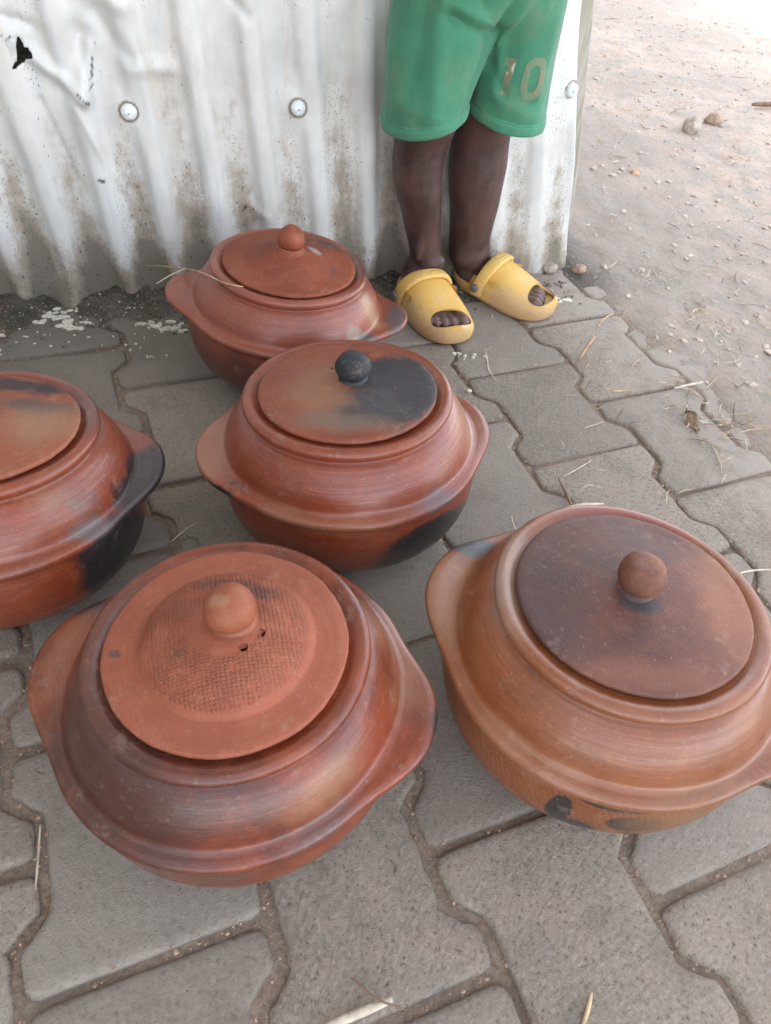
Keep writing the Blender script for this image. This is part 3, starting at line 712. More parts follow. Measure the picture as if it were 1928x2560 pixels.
# ------------------------------------------------------------------ the child
person = empty('person', (.06, 1.38, 0))
PO = Vector((.06, 1.38, 0))
tag(person, 'child in green shorts and yellow clogs standing against the white wall', 'person')
def ring_loft(rings, seg=28, cap0=True, cap1=True):
    """rings: (centre, rx, ry, ang)"""
    V = []; F = []
    for c, rx, ry, a in rings:
        ca, sa = math.cos(a), math.sin(a)
        for k in range(seg):
            t = 2*PI*k/seg; x = rx*math.cos(t); y = ry*math.sin(t)
            V.append(Vector(c)+Vector((x*ca-y*sa, x*sa+y*ca, 0)))
    for i in range(len(rings)-1):
        for k in range(seg): F.append((i*seg+k, i*seg+(k+1) % seg, (i+1)*seg+(k+1) % seg, (i+1)*seg+k))
    if cap0: F.append(tuple(range(seg-1, -1, -1)))
    if cap1: F.append(tuple((len(rings)-1)*seg+k for k in range(seg)))
    return V, F
def spline(keys, n):
    """Catmull-Rom through tuples"""
    out = []; m_ = len(keys)
    for i in range(n+1):
        t = i/n*(m_-1); k = min(int(t), m_-2); f = t-k
        p = [keys[max(0, min(m_-1, k+d))] for d in (-1, 0, 1, 2)]
        out.append(tuple(.5*((2*b)+(-a+c)*f+(2*a-5*b+4*c-d_)*f*f+(-a+3*b-3*c+d_)*f**3) for a, b, c, d_ in zip(*p)))
    return out
HL, HR = math.radians(-62), math.radians(-30)
CLP = {'L': Vector((.035, 1.280, 0)), 'R': Vector((.181, 1.382, 0))}
def foot_parts(c, hd_, side):
    """foot lying in the clog: c clog centre, side +1 when the big toe is on the left of the heading"""
    d = Vector((math.cos(hd_), math.sin(hd_), 0)); l = Vector((-d.y, d.x, 0))
    parts = []
    keys = [(-.098, .012, .017, .030), (-.085, .027, .026, .034), (-.060, .031, .030, .040), (-.030, .031, .028, .040), (0., .034, .022, .036), (.03, .038, .017, .032), (.055, .040, .013, .027), (.068, .038, .010, .024)]
    V = []; F = []; seg = 20; ks = spline(keys, 20)
    for x, hw, hh, zc in ks:
        for k in range(seg):
            t = 2*PI*k/seg; V.append(c+d*x+l*(hw*math.cos(t))+Vector((0, 0, zc+hh*math.sin(t))))
    for i in range(len(ks)-1):
        for k in range(seg): F.append((i*seg+k, i*seg+(k+1) % seg, (i+1)*seg+(k+1) % seg, (i+1)*seg+k))
    F.append(tuple(range(seg-1, -1, -1))); F.append(tuple((len(ks)-1)*seg+k for k in range(seg)))
    parts.append((V, F))
    toes = [(.027*side, .098, .0115), (.008*side, .094, .0080), (-.007*side, .088, .0076), (-.021*side, .081, .0072), (-.033*side, .072, .0066)]
    for off, tip, r in toes:
        p0 = c+d*(tip-.038)+l*off*1.0+Vector((0, 0, .030)); p1 = c+d*(tip-.014)+l*off*1.03+Vector((0, 0, .034)); p2 = c+d*(tip-.004)+l*off*1.03+Vector((0, 0, .030)); p3 = c+d*(tip+.001)+l*off*1.03+Vector((0, 0, .027))
        parts.append(tube([p0, (p0+p1)/2, p1, p2, p3], lambda t, r=r: r*(1.02 if t < .75 else (.86 if t < .9 else .45)), 12))
    return parts
legL = spline([(.006, 1.352, .020, .031, .033), (.010, 1.356, .050, .035, .038), (.0185, 1.357, .075, .034, .038), (.0105, 1.354, .105, .0315, .035), (.002, 1.351, .140, .034, .039), (-.006, 1.348, .178, .0375, .045), (-.015, 1.345, .215, .043, .049), (-.020, 1.343, .250, .0450, .049), (-.0185, 1.341, .290, .0475, .048), (-.012, 1.338, .330, .050, .053), (-.006, 1.335, .39, .056, .062), (.0, 1.335, .46, .066, .074), (.010, 1.338, .54, .076, .086), (.03, 1.35, .60, .070, .08)], 46)
legR = spline([(.118, 1.420, .020, .033, .036), (.112, 1.419, .045, .040, .041), (.1025, 1.414, .068, .042, .042), (.0975, 1.413, .105, .0410, .041), (.0955, 1.4125, .140, .0430, .045), (.094, 1.4115, .170, .0465, .049), (.0900, 1.4105, .210, .0515, .052), (.088, 1.4100, .250, .0545, .052), (.0860, 1.4090, .290, .0525, .051), (.0850, 1.405, .330, .053, .054), (.084, 1.395, .39, .058, .062), (.085, 1.385, .46, .066, .074), (.080, 1.375, .54, .076, .086), (.07, 1.37, .60, .07, .08)], 46)
parts = []
for K in (legL, legR): parts.append(ring_loft([((x, y, z), rx, ry, LA) for x, y, z, rx, ry in K]))
tor = spline([(.045, 1.358, .50, .10, .07), (.045, 1.36, .56, .118, .082), (.045, 1.362, .63, .112, .080), (.042, 1.366, .72, .105, .075), (.04, 1.368, .80, .11, .075), (.04, 1.37, .84, .10, .068), (.04, 1.37, .855, .04, .03)], 24)
parts.append(ring_loft([((x, y, z), rx, ry, .36) for x, y, z, rx, ry in tor]))
def lump(c, r, sc_=(1, 1, 1)):
    v = []; f = []
    for j in range(9):
        for k in range(14):
            a = PI*j/8; b = 2*PI*k/14; v.append(Vector(c)+Vector((r*sc_[0]*math.sin(a)*math.cos(b), r*sc_[1]*math.sin(a)*math.sin(b), r*sc_[2]*math.cos(a))))
    for j in range(8):
        for k in range(14): f.append((j*14+k, (j+1)*14+k, (j+1)*14+(k+1) % 14, j*14+(k+1) % 14))
    return v, f
# ankle bones and the ridge of the shins
parts += [lump((.046, 1.346, .078), .0105, (.8, 1, 1.4)), lump((-.010, 1.352, .072), .0105, (.8, 1, 1.4)), lump((.069, 1.402, .076), .0115, (.8, 1, 1.4)), lump((.135, 1.405, .070), .0115, (.8, 1, 1.4)),
          lump((.000, 1.322, .18), .016, (.9, .8, 6.)), lump((.094, 1.380, .19), .019, (.9, .8, 5.5))]
parts += foot_parts(CLP['L'], HL, +1)+foot_parts(CLP['R'], HR, -1)
V, F = merge(parts)
tmp = bpy.data.objects.new('tmp', mesh('tmp', V, F)); C.objects.link(tmp)
rm = tmp.modifiers.new('r', 'REMESH'); rm.mode = 'VOXEL'; rm.voxel_size = .0022
s_ = tmp.modifiers.new('s', 'SMOOTH'); s_.factor = .5; s_.iterations = 5
bme = evaluated(tmp); bpy.data.objects.remove(tmp)
bme.transform(Matrix.Translation(-PO))
sk = NT('brown_skin'); o = sk.obj(); n1 = sk.noise(o, 16, 5); n2 = sk.noise(o, 60, 4); n3 = sk.noise(o, 420, 3)
c = sk.mix(sk.ramp(n1, .35, .65), (.042, .021, .018), (.078, .039, .032))
c = sk.mix(sk.math('MULTIPLY', sk.ramp(n2, .5, .75), .35), c, (.10, .062, .055))
z_ = sk.n('ShaderNodeSeparateXYZ'); sk.set(z_.inputs[0], o)
dz = sk.math('MULTIPLY', sk.ramp(z_.outputs[2], .13, .03), sk.ramp(sk.noise(o, 30, 5), .38, .62))
c = sk.mix(sk.math('MULTIPLY', dz, .45), c, (.13, .09, .075))
c = sk.mix(sk.ramp(z_.outputs[2], .055, .035, 0, .65), c, (.17, .105, .09))
skin = sk.done(c, sk.ramp(n2, .3, .7, .36, .55), sk.bump(n3, .25, .0008), .45)
sk.b.inputs['Subsurface Weight'].default_value = .08; sk.b.inputs['Subsurface Scale'].default_value = .01; sk.b.inputs['Subsurface Radius'].default_value = (1, .4, .25)
body = link('body', bme, skin, person)
# toenails are too small to see inside the clogs: none

# ---- shorts
def cloth(name, base, seam=True):
    m = NT(name); o = m.obj(); n1 = m.noise(o, 9, 5); n2 = m.noise(o, 45, 5, .6)
    c = m.mix(m.ramp(n1, .35, .65), tuple(x*.86 for x in base), tuple(x*1.1 for x in base))
    c = m.mix(m.math('MULTIPLY', m.ramp(m.noise(o, 14, 6, .65), .50, .72), .40), c, (.20, .225, .14))
    wv = m.map(o, (1, 1, 1), (0, 0, .4))
    s3 = m.n('ShaderNodeSeparateXYZ'); m.set(s3.inputs[0], wv)
    A = m.math('SINE', m.math('MULTIPLY', m.math('ADD', s3.outputs[0], s3.outputs[2]), 1900.)); B = m.math('SINE', m.math('MULTIPLY', m.math('SUBTRACT', s3.outputs[0], s3.outputs[2]), 1900.))
    net = m.math('MULTIPLY', m.ramp(A, -1, 0), m.ramp(B, -1, 0))
    c = m.mix(m.math('MULTIPLY', m.math('SUBTRACT', 1., net), .5), c, tuple(x*.45 for x in base))
    nb = m.bump(n2, .35, .003); nb = m.bump(net, .25, .0006, nb)
    return m.done(c, .78, nb, .3, **{'Sheen Weight': .15})
GREEN = (.050, .215, .122)
gm = cloth('green_mesh_cloth', GREEN)
# tubes: (x, y, z, rx, ry); hem rings are tilted by per-angle z
def leg_tube(K, tiltx, tilty, seg=72, thick=.0022, n=44):
    ks = spline(K, n); V = []; F = []
    def rings(shrink):
        for i, (x, y, z, rx, ry) in enumerate(ks):
            tt = max(0, 1-i/(n*.45))
            for k in range(seg):
                t = 2*PI*k/seg; px = (rx-shrink)*math.cos(t); py = (ry-shrink)*math.sin(t)
                ca, sa = math.cos(.36), math.sin(.36)
                X = px*ca-py*sa; Y = px*sa+py*ca
                V.append(Vector((x+X, y+Y, z+(X*tiltx+Y*tilty)*tt)))
    rings(0); m0 = len(V); rings(thick*2.2)
    for i in range(n):
        for k in range(seg):
            a, b = i*seg+k, i*seg+(k+1) % seg; F.append((a, b, b+seg, a+seg)); F.append((m0+b, m0+a, m0+a+seg, m0+b+seg))
    for k in range(seg): F.append((k, m0+k, m0+(k+1) % seg, (k+1) % seg))
    F.append(tuple(n*seg+k for k in range(seg))); F.append(tuple(m0+n*seg+k for k in reversed(range(seg))))
    return V, F
TL = [(-.020, 1.305, .346, .0655, .078), (-.020, 1.306, .366, .0665, .079), (-.018, 1.308, .39, .070, .081), (-.014, 1.315, .42, .076, .084), (-.010, 1.322, .45, .082, .088), (-.002, 1.335, .49, .088, .092), (.008, 1.345, .54, .094, .094), (.020, 1.352, .60, .094, .088), (.03, 1.355, .66, .085, .08)]
TR = [(.116, 1.375, .348, .0665, .078), (.115, 1.375, .368, .067, .079), (.113, 1.376, .39, .068, .080), (.110, 1.376, .42, .069, .083), (.106, 1.376, .45, .070, .086), (.100, 1.374, .49, .074, .090), (.092, 1.372, .54, .082, .092), (.080, 1.370, .60, .086, .086), (.065, 1.367, .66, .085, .08)]
p1 = leg_tube(TL, .22, .10); p2 = leg_tube(TR, -.12, .10)
pel = ring_loft([((x, y, z), rx, ry, .36) for x, y, z, rx, ry in spline([(.052, 1.345, .478, .012, .030), (.052, 1.345, .492, .062, .072), (.050, 1.347, .53, .106, .090), (.047, 1.352, .58, .128, .096), (.045, 1.357, .64, .122, .090), (.045, 1.36, .665, .118, .085)], 20)], 72)
V, F = merge([p1, p2, pel])
tmp = bpy.data.objects.new('tmp', mesh('tmp', V, F)); C.objects.link(tmp)
rm = tmp.modifiers.new('r', 'REMESH'); rm.mode = 'VOXEL'; rm.voxel_size = .0024
s_ = tmp.modifiers.new('s', 'SMOOTH'); s_.factor = .5; s_.iterations = 8
sme = evaluated(tmp); bpy.data.objects.remove(tmp)
def P3(a, b): return (Vector(a), Vector(b))
# folds on the front, given by their course in x and z
FOLDS = [((.005, .503), (.066, .480), .009, -.007), ((-.005, .520), (.066, .496), .012, .007), ((.066, .480), (.110, .545), .006, -.010), ((.080, .470), (.122, .545), .007, .006), ((.066, .478), (.040, .36), .006, -.006),
         ((-.035, .52), (-.04, .42), .012, -.004), ((-.012, .50), (-.004, .38), .015, .005), ((.085, .46), (.088, .40), .010, .005), ((-.075, .44), (-.05, .36), .014, .003), ((.075, .44), (.10, .40), .008, -.003), ((.165, .50), (.155, .40), .010, .003), ((.10, .385), (.16, .365), .012, .004), ((-.06, .385), (.01, .365), .012, .003)]
snr = [v.normal.copy() for v in sme.vertices]; sco = []
for v, vn in zip(sme.vertices, snr):
    p = v.co.copy(); d = 0
    d += .006*fbm(p.x*14, p.y*14, p.z*5, 2)+.0025*fbm(p.x*34, p.y*34, p.z*16, 3)
    if vn.y < 0:
        for a, b, w_, am in FOLDS:
            r = segd(p.x, p.z, a, b)
            if r < w_*3.2: d += am*math.exp(-(r/w_)**2)*min(1, -vn.y*1.6)
    sco.append(p+vn*d-PO)
sme.vertices.foreach_set('co', [k for p in sco for k in p]); sme.update()
shorts = link('shorts', sme, gm, person)
bvh = BVHTree.FromObject(shorts, bpy.context.evaluated_depsgraph_get())
# hem bands: narrow doubled edge with a stitch groove
def hem(K, tiltx, tilty):
    x, y, z, rx, ry = K[0]; seg = 96; V = []; F = []
    prof = [(.0006, -.0015), (.0024, -.0005), (.0030, .004), (.0028, .010), (.0022, .0142), (.0008, .0150), (.0018, .0160), (.0004, .0176), (-.002, .019)]
    for dr, dz in prof:
        for k in range(seg):
            t = 2*PI*k/seg; px = rx*math.cos(t); py = ry*math.sin(t); ca, sa = math.cos(.36), math.sin(.36)
            X = px*ca-py*sa; Y = px*sa+py*ca; P = Vector((x+X, y+Y, z+(X*tiltx+Y*tilty)+dz))-PO
            nr = Vector((X, Y, 0)).normalized()
            hit = bvh.ray_cast(P+nr*.05+Vector((0, 0, .003)), -nr, .09)
            base = (hit[0]-Vector((0, 0, .003))) if hit[0] and (hit[0]-P).length < .010 else P
            base = Vector((base.x, base.y, P.z))
            V.append(base+nr*(dr+.0003))
    for i in range(len(prof)-1):
        for k in range(seg): F.append((i*seg+k, i*seg+(k+1) % seg, (i+1)*seg+(k+1) % seg, (i+1)*seg+k))
    o = link('hem', mesh('hem', V, F), hm_, shorts); return o
hm_ = cloth('green_hem_cloth', (.057, .232, .136))
hem(TL, .22, .10); hem(TR, -.12, .10)
# worn printed number 10 on the thigh
def printed(name, test, s0, s1, z0, z1, n=56):
    """patch of cloth surface cut out where test(u,v) holds; u runs along the wall direction"""
    V = []; idx = {}; F = []
    st = (s1-s0)/n; nz = int((z1-z0)/st)
    def vert(i, j):
        if (i, j) in idx: return idx[(i, j)]
        s = s0+st*i; z = z0+st*j
        o = Vector((0, 0, 0))+LE*s; P = Vector((.135, 1.10, z))+Vector((.96, .28, 0))*s-PO
        h = bvh.ray_cast(P, Vector((-.12, .99, 0)).normalized(), .5)
        if not h[0]: idx[(i, j)] = None; return None
        V.append(h[0]+h[1]*.0007); idx[(i, j)] = len(V)-1; return idx[(i, j)]
    for j in range(nz):
        for i in range(n):
            u = (i+.5)/n; v = (j+.5)/nz
            if test(u, v):
                q = [vert(i, j), vert(i+1, j), vert(i+1, j+1), vert(i, j+1)]
                if None not in q: F.append(q)
    return link(name, mesh(name, V, F), prm, shorts)
prm_ = NT('worn_print'); o = prm_.obj(); a1 = prm_.noise(o, 60, 5, .6)
c = prm_.mix(prm_.ramp(a1, .40, .56), (.185, .165, .095), (.10, .185, .11)); c = prm_.mix(prm_.ramp(prm_.noise(o, 26, 3), .60, .66), c, (.42, .42, .36))
prm = prm_.done(c, .5, None, .5)
def t1(u, v):
    x = u-(.30+.16*v)           # slanted stroke
    if abs(x-.18) < .17: return True
    return v > .80 and -.20 < x < .18
def t0(u, v):
    x = (u-.5-.06*(v-.5))/.46; y = (v-.5)/.49
    a = abs(x)**2.6+abs(y)**2.8; b = abs(x/.45)**2.4+abs(y/.62)**2.6
    return a < 1 and b > 1
DIG = (-.022, .012)
printed('printed_digit', t1, -.024, .007, .395, .450, 44)
printed('printed_digit', t0, .013, .054, .392, .456, 60)

# ---- clogs
ym = NT('yellow_rubber'); o = ym.obj(); n1 = ym.noise(o, 22, 5, .6); n2 = ym.noise(o, 90, 5, .65); z_ = ym.n('ShaderNodeSeparateXYZ'); ym.set(z_.inputs[0], o)
c = ym.mix(ym.ramp(n1, .3, .7), (.62, .37, .085), (.68, .47, .16))
dm = ym.math('MULTIPLY', ym.ramp(z_.outputs[2], .062, .012), ym.ramp(n1, .28, .6))
c = ym.mix(ym.math('MULTIPLY', dm, .8), c, (.44, .27, .15))
c = ym.mix(ym.math('MULTIPLY', ym.ramp(ym.noise(o, 12, 6, .7), .48, .66), .6), c, (.47, .31, .18))
c = ym.mix(ym.math('MULTIPLY', ym.ramp(n2, .52, .7), .35), c, (.34, .215, .14))
rub = ym.done(c, .55, ym.bump(n2, .3, .0012), .35)
studm = plain('grey_stud', (.12, .115, .11), .45, .2)
CL, CW = .115, .0535                                  # half length, half width
def outline_w(x):                                      # half width at x in [-1,1] (toe +)
    t = (x+1)/2
    w0 = .80+.24*sm(.15, .72, t)
    return CW*w0*(max(0, 1-abs(2*t-1)**(3.4 if x > 0 else 2.6)))**(1/2.3)
def clog(c, hd_, side):
    """side: +1 when the inner side lies left of the heading"""
    root = empty('clog', tuple(c-PO)); root.rotation_euler = (0, 0, hd_); root.parent = person
    def cx_(x): return .006*side*sm(-.2, 1, x)
    # sole
    V = []; F = []; N = 40
    xs = [-math.cos(PI*i/N) for i in range(N+1)]
    loop = [(CL*x, outline_w(x)+cx_(x)) for x in xs]+[(CL*x, -outline_w(x)+cx_(x)) for x in reversed(xs[1:-1])]
    prof = [(.90, .0005), (.965, .0025), (1.0, .008), (1.005, .014), (.995, .021), (.955, .0235), (.88, .019)]
    n = len(loop)
    for sc_, z in prof:
        for x, y in loop:
            V.append((x*sc_, y*sc_, z+.010*sm(.55, 1.05, x/CL)*(.35+.65*(z > .01))+.003*sm(-.6, -1, x/CL)))
    for i in range(len(prof)-1):
        for k in range(n): F.append((i*n+k, i*n+(k+1) % n, (i+1)*n+(k+1) % n, (i+1)*n+k))
    F.append(tuple(reversed(range(n)))); F.append(tuple((len(prof)-1)*n+k for k in range(n)))
    link('sole', mesh('sole', V, F), rub, root)
    # upper: arched shell from the instep to the toe, with the peep-toe opening bored through it
    U = 34; NX = 34; V = []; F = []
    x0 = -.10
    for i in range(NX+1):
        x = x0+(.997-x0)*(1-(1-i/NX)**1.7)
        w_ = outline_w(x)*.995; H = .018+.042*(1-sm(-.25, 1.12, x)**.8)*(1-max(0, x)**7)**.5+.003
        for k in range(U+1):
            a = PI*k/U
            y = w_*(1 if math.cos(a) > 0 else -1)*abs(math.cos(a))**.80
            z = .012+.010*sm(.55, 1.05, x)+(H)*abs(math.sin(a))**.80
            back = -.22*sm(.9, 0., abs(math.sin(a)))*(1-i/NX)**3     # opening edge sweeps back along the sides
            V.append((CL*(x+back), y+cx_(x), z))
    for i in range(NX):
        for k in range(U): F.append((i*(U+1)+k, i*(U+1)+k+1, (i+1)*(U+1)+k+1, (i+1)*(U+1)+k))
    F.append(tuple(NX*(U+1)+k for k in range(U+1)))
    me = mesh('upper', V, F); bm = bmesh.new(); bm.from_mesh(me); bmesh.ops.recalc_face_normals(bm, faces=bm.faces); bm.to_mesh(me); bm.free()
    up_ = link('upper', me, rub, root)
    md = up_.modifiers.new('t', 'SOLIDIFY'); md.thickness = .0042; md.offset = 0
    bm = bmesh.new(); bmesh.ops.create_uvsphere(bm, u_segments=40, v_segments=24, radius=1)
    for v in bm.verts:
        q = v.co.copy(); nn = (abs(q.x)**2.6+abs(q.y)**2.6+abs(q.z)**2.6)**(1/2.6); q /= max(nn, 1e-6)*1.0
        v.co = Vector((q.x*.0225, q.y*.0400, q.z*.036))
        v.co = Matrix.Rotation(math.radians(32), 3, 'Y') @ v.co
        v.co = Matrix.Rotation(math.radians(-8*side), 3, 'Z') @ v.co
        v.co += Vector((CL*.755, .002*side, .050))
    cm = bpy.data.meshes.new('cut'); bm.to_mesh(cm); bm.free()
    co = bpy.data.objects.new('cut', cm); C.objects.link(co); co.parent = root
    b = up_.modifiers.new('b', 'BOOLEAN'); b.object = co; b.solver = 'EXACT'
    me2 = evaluated(up_); up_.modifiers.clear(); up_.data = me2; bpy.data.objects.remove(co)
    me2.polygons.foreach_set('use_smooth', [True]*len(me2.polygons))
    es = up_.modifiers.new('e', 'EDGE_SPLIT'); es.split_angle = math.radians(48)
    # low rim round the heel
    V = []; F = []; N = 40; seg = 8
    arc = []
    for i in range(N+1):
        t = i/N; x = .15-1.15*math.sin(PI*t)
        arc.append((x, 1 if t < .5 else -1))
    pts = []
    for i in range(N+1):
        a = -PI*.5*1.16+PI*1.16*i/N
        xx = -math.cos(a)
        pts.append((CL*(-.02+.975*xx if xx < 0 else -.02+.4*xx), math.sin(a)))
    for (x, sg) in pts:
        w_ = outline_w(max(-1, min(1, x/CL)))
        y = w_*(sg/abs(sg) if abs(sg) > .999 else sg/1.0)
        y = w_*max(-1, min(1, sg*1.0)) if abs(sg) > .55 else w_*sg/.55*.9
        hgt = .013+.020*sm(-.9, .1, x/CL)
        V += [(x*.985, y*.985, .018), (x*1.0, y*1.0, .024), (x*.99, y*.99, .022+hgt), (x*.965, y*.965, .0235+hgt), (x*.94, y*.94, .022+hgt), (x*.92, y*.92, .018)]
    m_ = 6
    for i in range(len(pts)-1):
        for k in range(m_-1): F.append((i*m_+k, i*m_+k+1, (i+1)*m_+k+1, (i+1)*m_+k))
    hr = link('heel_rim', mesh('heel_rim', V, F), rub, root); md = hr.modifiers.new('s', 'SUBSURF'); md.levels = md.render_levels = 1
    # strap folded forward over the instep
    V = []; F = []; U = 40; prof = [(-.0160, -.002), (-.0152, .0036), (-.0115, .0054), (0, .0060), (.0115, .0054), (.0152, .0036), (.0160, -.002)]
    for k in range(U+1):
        a = PI*(-.06+1.12*k/U); s1 = math.sin(a); c1 = math.cos(a)
        x = -.17-.14*(1-max(0, s1))**1.0
        w_ = CW*.985; y = w_*(1 if c1 > 0 else -1)*abs(c1)**.80; z = .016+.057*max(0, s1)**.80+(s1*.02 if s1 < 0 else 0)+.004
        nrm = Vector((0, c1, s1)).normalized()
        for dx, dn in prof: V.append((CL*x+dx*(.9-.1*c1*side), y+nrm.y*dn+cx_(x), z+nrm.z*dn))
    m_ = len(prof)
    for k in range(U):
        for i in range(m_-1): F.append((k*m_+i, k*m_+i+1, (k+1)*m_+i+1, (k+1)*m_+i))
        F.append((k*m_+m_-1, k*m_, (k+1)*m_, (k+1)*m_+m_-1))
    me = mesh('strap', V, F); bm = bmesh.new(); bm.from_mesh(me); bmesh.ops.recalc_face_normals(bm, faces=bm.faces); bm.to_mesh(me); bm.free()
    st_ = link('strap', me, rub, root)
    # raised oval on the strap
    V = []; F = []; seg = 30
    for rr, dz in ((1., -.001), (1., .0012), (.93, .0018), (.86, .0010), (.80, .0008)):
        for k in range(seg):
            t = 2*PI*k/seg; yy = .0175*rr*math.cos(t); xx = .0062*rr*math.sin(t)
            a = math.acos(max(-1, min(1, (abs(yy)/CW)**(1/.8))));
            V.append((CL*-.172+xx, yy+cx_(-.13),   .0205+.057*math.sin(a)**.8+.0056+dz-.0012))
    for i in range(4):
        for k in range(seg): F.append((i*seg+k, i*seg+(k+1) % seg, (i+1)*seg+(k+1) % seg, (i+1)*seg+k))
    F.append(tuple(4*seg+k for k in range(seg)))
    link('oval_emboss', mesh('oval_emboss', V, F), rub, st_)
    for sg in (1, -1):
        v, f = [], []
        v, f = tube([Vector((CL*-.32, sg*(CW*.96)+cx_(-.2), .031)), Vector((CL*-.32, sg*(CW+.0092)+cx_(-.2), .032)), Vector((CL*-.32, sg*(CW+.0102)+cx_(-.2), .032))], lambda t: .0078 if t < .9 else .0062, 18)
        link('stud', mesh('stud', v, f), studm, root)
    return root
clog(CLP['L'], HL, +1); clog(CLP['R'], HR, -1)

# ------------------------------------------------------------------ straws, sticks, stones
strm = plain('dry_straw', (.46, .33, .19), .7, .3, 60)
strp = plain('pale_straw', (.55, .48, .37), .7, .2, 60)
twm = plain('brown_twig', (.17, .10, .062), .8, .35, 60)
def stick(name, label, cat, pts, r, mat, flat=.6, group=None, lift=True):
    ks = spline([tuple(p) for p in pts], 12)
    if lift: ks = [(x, y, z+r*.8) for x, y, z in ks]
    b = Vector(ks[0]); ks = [Vector(k)-b for k in ks]
    v, f = tube(ks, lambda t: r*(1-.45*abs(2*t-1)**2), 7, flat)
    o = link(name, mesh(name, v, f), mat); o.location = b; tag(o, label, cat, group); return o
G = 'loose straws and twigs on the pavement'
stick('straw', 'long bent straw lying across the rim and left shoulder of the back pot', 'straw',
      [(-.590, 1.285, .026), (-.535, 1.262, .036), (-.470, 1.205, .075), (-.405, 1.125, .122), (-.350, 1.045, .168), (-.310, .985, .199), (-.275, .957, .2045), (-.246, .955, .2035)], .0015, strm, .7, G)
stick('straw', 'short forked straw end sticking out below the long straw on the back pot', 'straw', [(-.372, 1.078, .150), (-.395, 1.068, .140), (-.412, 1.048, .134)], .0012, strp, .7, G)
stick('wood_splinter', 'pale flat splinter of wood at the bottom edge between front pots', 'stick', [(.000, .112, .002), (.030, .126, .003), (.060, .140, .004)], .0042, strp, .45, G)
stick('twig', 'dark crooked twig lying over the pale wood splinter', 'twig', [(.022, .153, .003), (.034, .146, .006), (.047, .138, .009), (.075, .133, .006)], .0010, twm, 1, G)
stick('twig', 'short brown twig at the bottom edge right of centre', 'twig', [(.229, .136, .002), (.236, .150, .003), (.2405, .165, .006)], .0022, strm, .7, G)
stick('straw', 'straight straw lying in the left joint beside the front left pot', 'straw', [(-.303, .252, -.003), (-.292, .220, -.003), (-.283, .192, -.003)], .0012, strp, .7, G)
stick('straw', 'pale green stalk between the left pot and the middle pot', 'straw', [(-.283, .627, .002), (-.270, .650, .003), (-.258, .668, .002)], .0012, strp, .7, G)
stick('straw', 'curled green blade beside the stalk between left and middle pots', 'straw', [(-.270, .632, .002), (-.255, .642, .003), (-.246, .632, .002), (-.244, .620, .002)], .0010, plain('green_blade', (.16, .19, .09), .7), .7, G)
stick('twig', 'orange brown straight twig right of the yellow clogs', 'twig', [(.323, 1.187, .001), (.343, 1.231, .003), (.363, 1.274, .002)], .0024, plain('orange_twig', (.42, .24, .13), .7), .6, G)
stick('straw', 'broad pale straw just behind the right pot', 'straw', [(.258, .782, .002), (.290, .797, .004), (.326, .807, .002)], .0028, strp, .4, G)
stick('twig', 'upright brown twig leaning behind the right pot', 'twig', [(.257, .842, .012), (.268, .815, .006), (.278, .790, .002)], .0022, twm, .7, G)
stick('straw', 'broad pale straw on the paver edge at right', 'straw', [(.490, 1.128, .004), (.520, 1.144, .005), (.550, 1.160, .004)], .0028, strp, .4, G)
stick('straw', 'forked thin straw in front of the twig behind the right pot', 'straw', [(.268, .858, .002), (.290, .876, .004), (.318, .905, .002)], .0011, strp, .7, G)
stick('straw', 'thin upright curved straw on the paver below the clogs', 'straw', [(.146, 1.183, .002), (.150, 1.145, .003), (.153, 1.118, .002), (.166, 1.09, .002)], .0010, strp, .7, G)
stick('stick', 'thick brown stick lying on the far dirt at the right edge', 'stick', [(1.060, 2.826, .012), (1.13, 2.846, .014), (1.26, 2.87, .012)], .008, twm, 1)
def stone(name, label, loc, r, mat, seed, sc_=(1, .8, .6), grp=None):
    bm = bmesh.new(); bmesh.ops.create_icosphere(bm, subdivisions=3, radius=1)
    for v in bm.verts:
        p = v.co.copy(); k = 1+.35*noise.noise(p*1.1+Vector((seed, 0, 0)))+.15*noise.noise(p*3+Vector((seed, 0, 0)))
        v.co = Vector((p.x*sc_[0], p.y*sc_[1], p.z*sc_[2]))*r*k
    me = bpy.data.meshes.new(name); bm.to_mesh(me); bm.free()
    o = link(name, me, mat); o.location = loc; tag(o, label, 'stone', grp); return o
rk = plain('pale_rock', (.40, .34, .28), .9, .2, 60, .002)
stone('stone', 'larger pale stone on the dirt, left one of the pair at upper right', (.793, 2.525, .022), .030, rk, 1, (.9, .9, .9))
stone('stone', 'angular brown stone on the dirt, right one of the pair at upper right', (.884, 2.622, .018), .026, plain('brown_rock', (.34, .25, .18), .9, .25, 60, .002), 2, (1.1, .8, .75))
stone('stone', 'small orange pebble on the dirt right of the shed corner', (.561, 2.115, .010), .013, plain('orange_pebble', (.50, .30, .20), .85), 3)
stone('stone', 'grey lump of cement at the foot of the shed corner', (.285, 1.512, .012), .018, plain('cement_lump', (.33, .28, .23), .95, .2, 80, .002), 4)
stone('stone', 'reddish clod of dirt right of the shed corner foot', (.352, 1.528, .010), .015, plain('red_clod', (.34, .22, .17), .95, .2, 80, .002), 5)
bot = stone('pebble_chip', 'flat round pinkish chip on the dark dirt at the left edge', (-.690, 1.130, .006), .009, plain('pink_chip', (.46, .32, .26), .85), 6, (1, .8, .25))
stone('pebble_chip', 'small yellow chip beside the right rim of the middle pot', (.117, 1.048, .004), .006, strp, 7, (1, .6, .5))
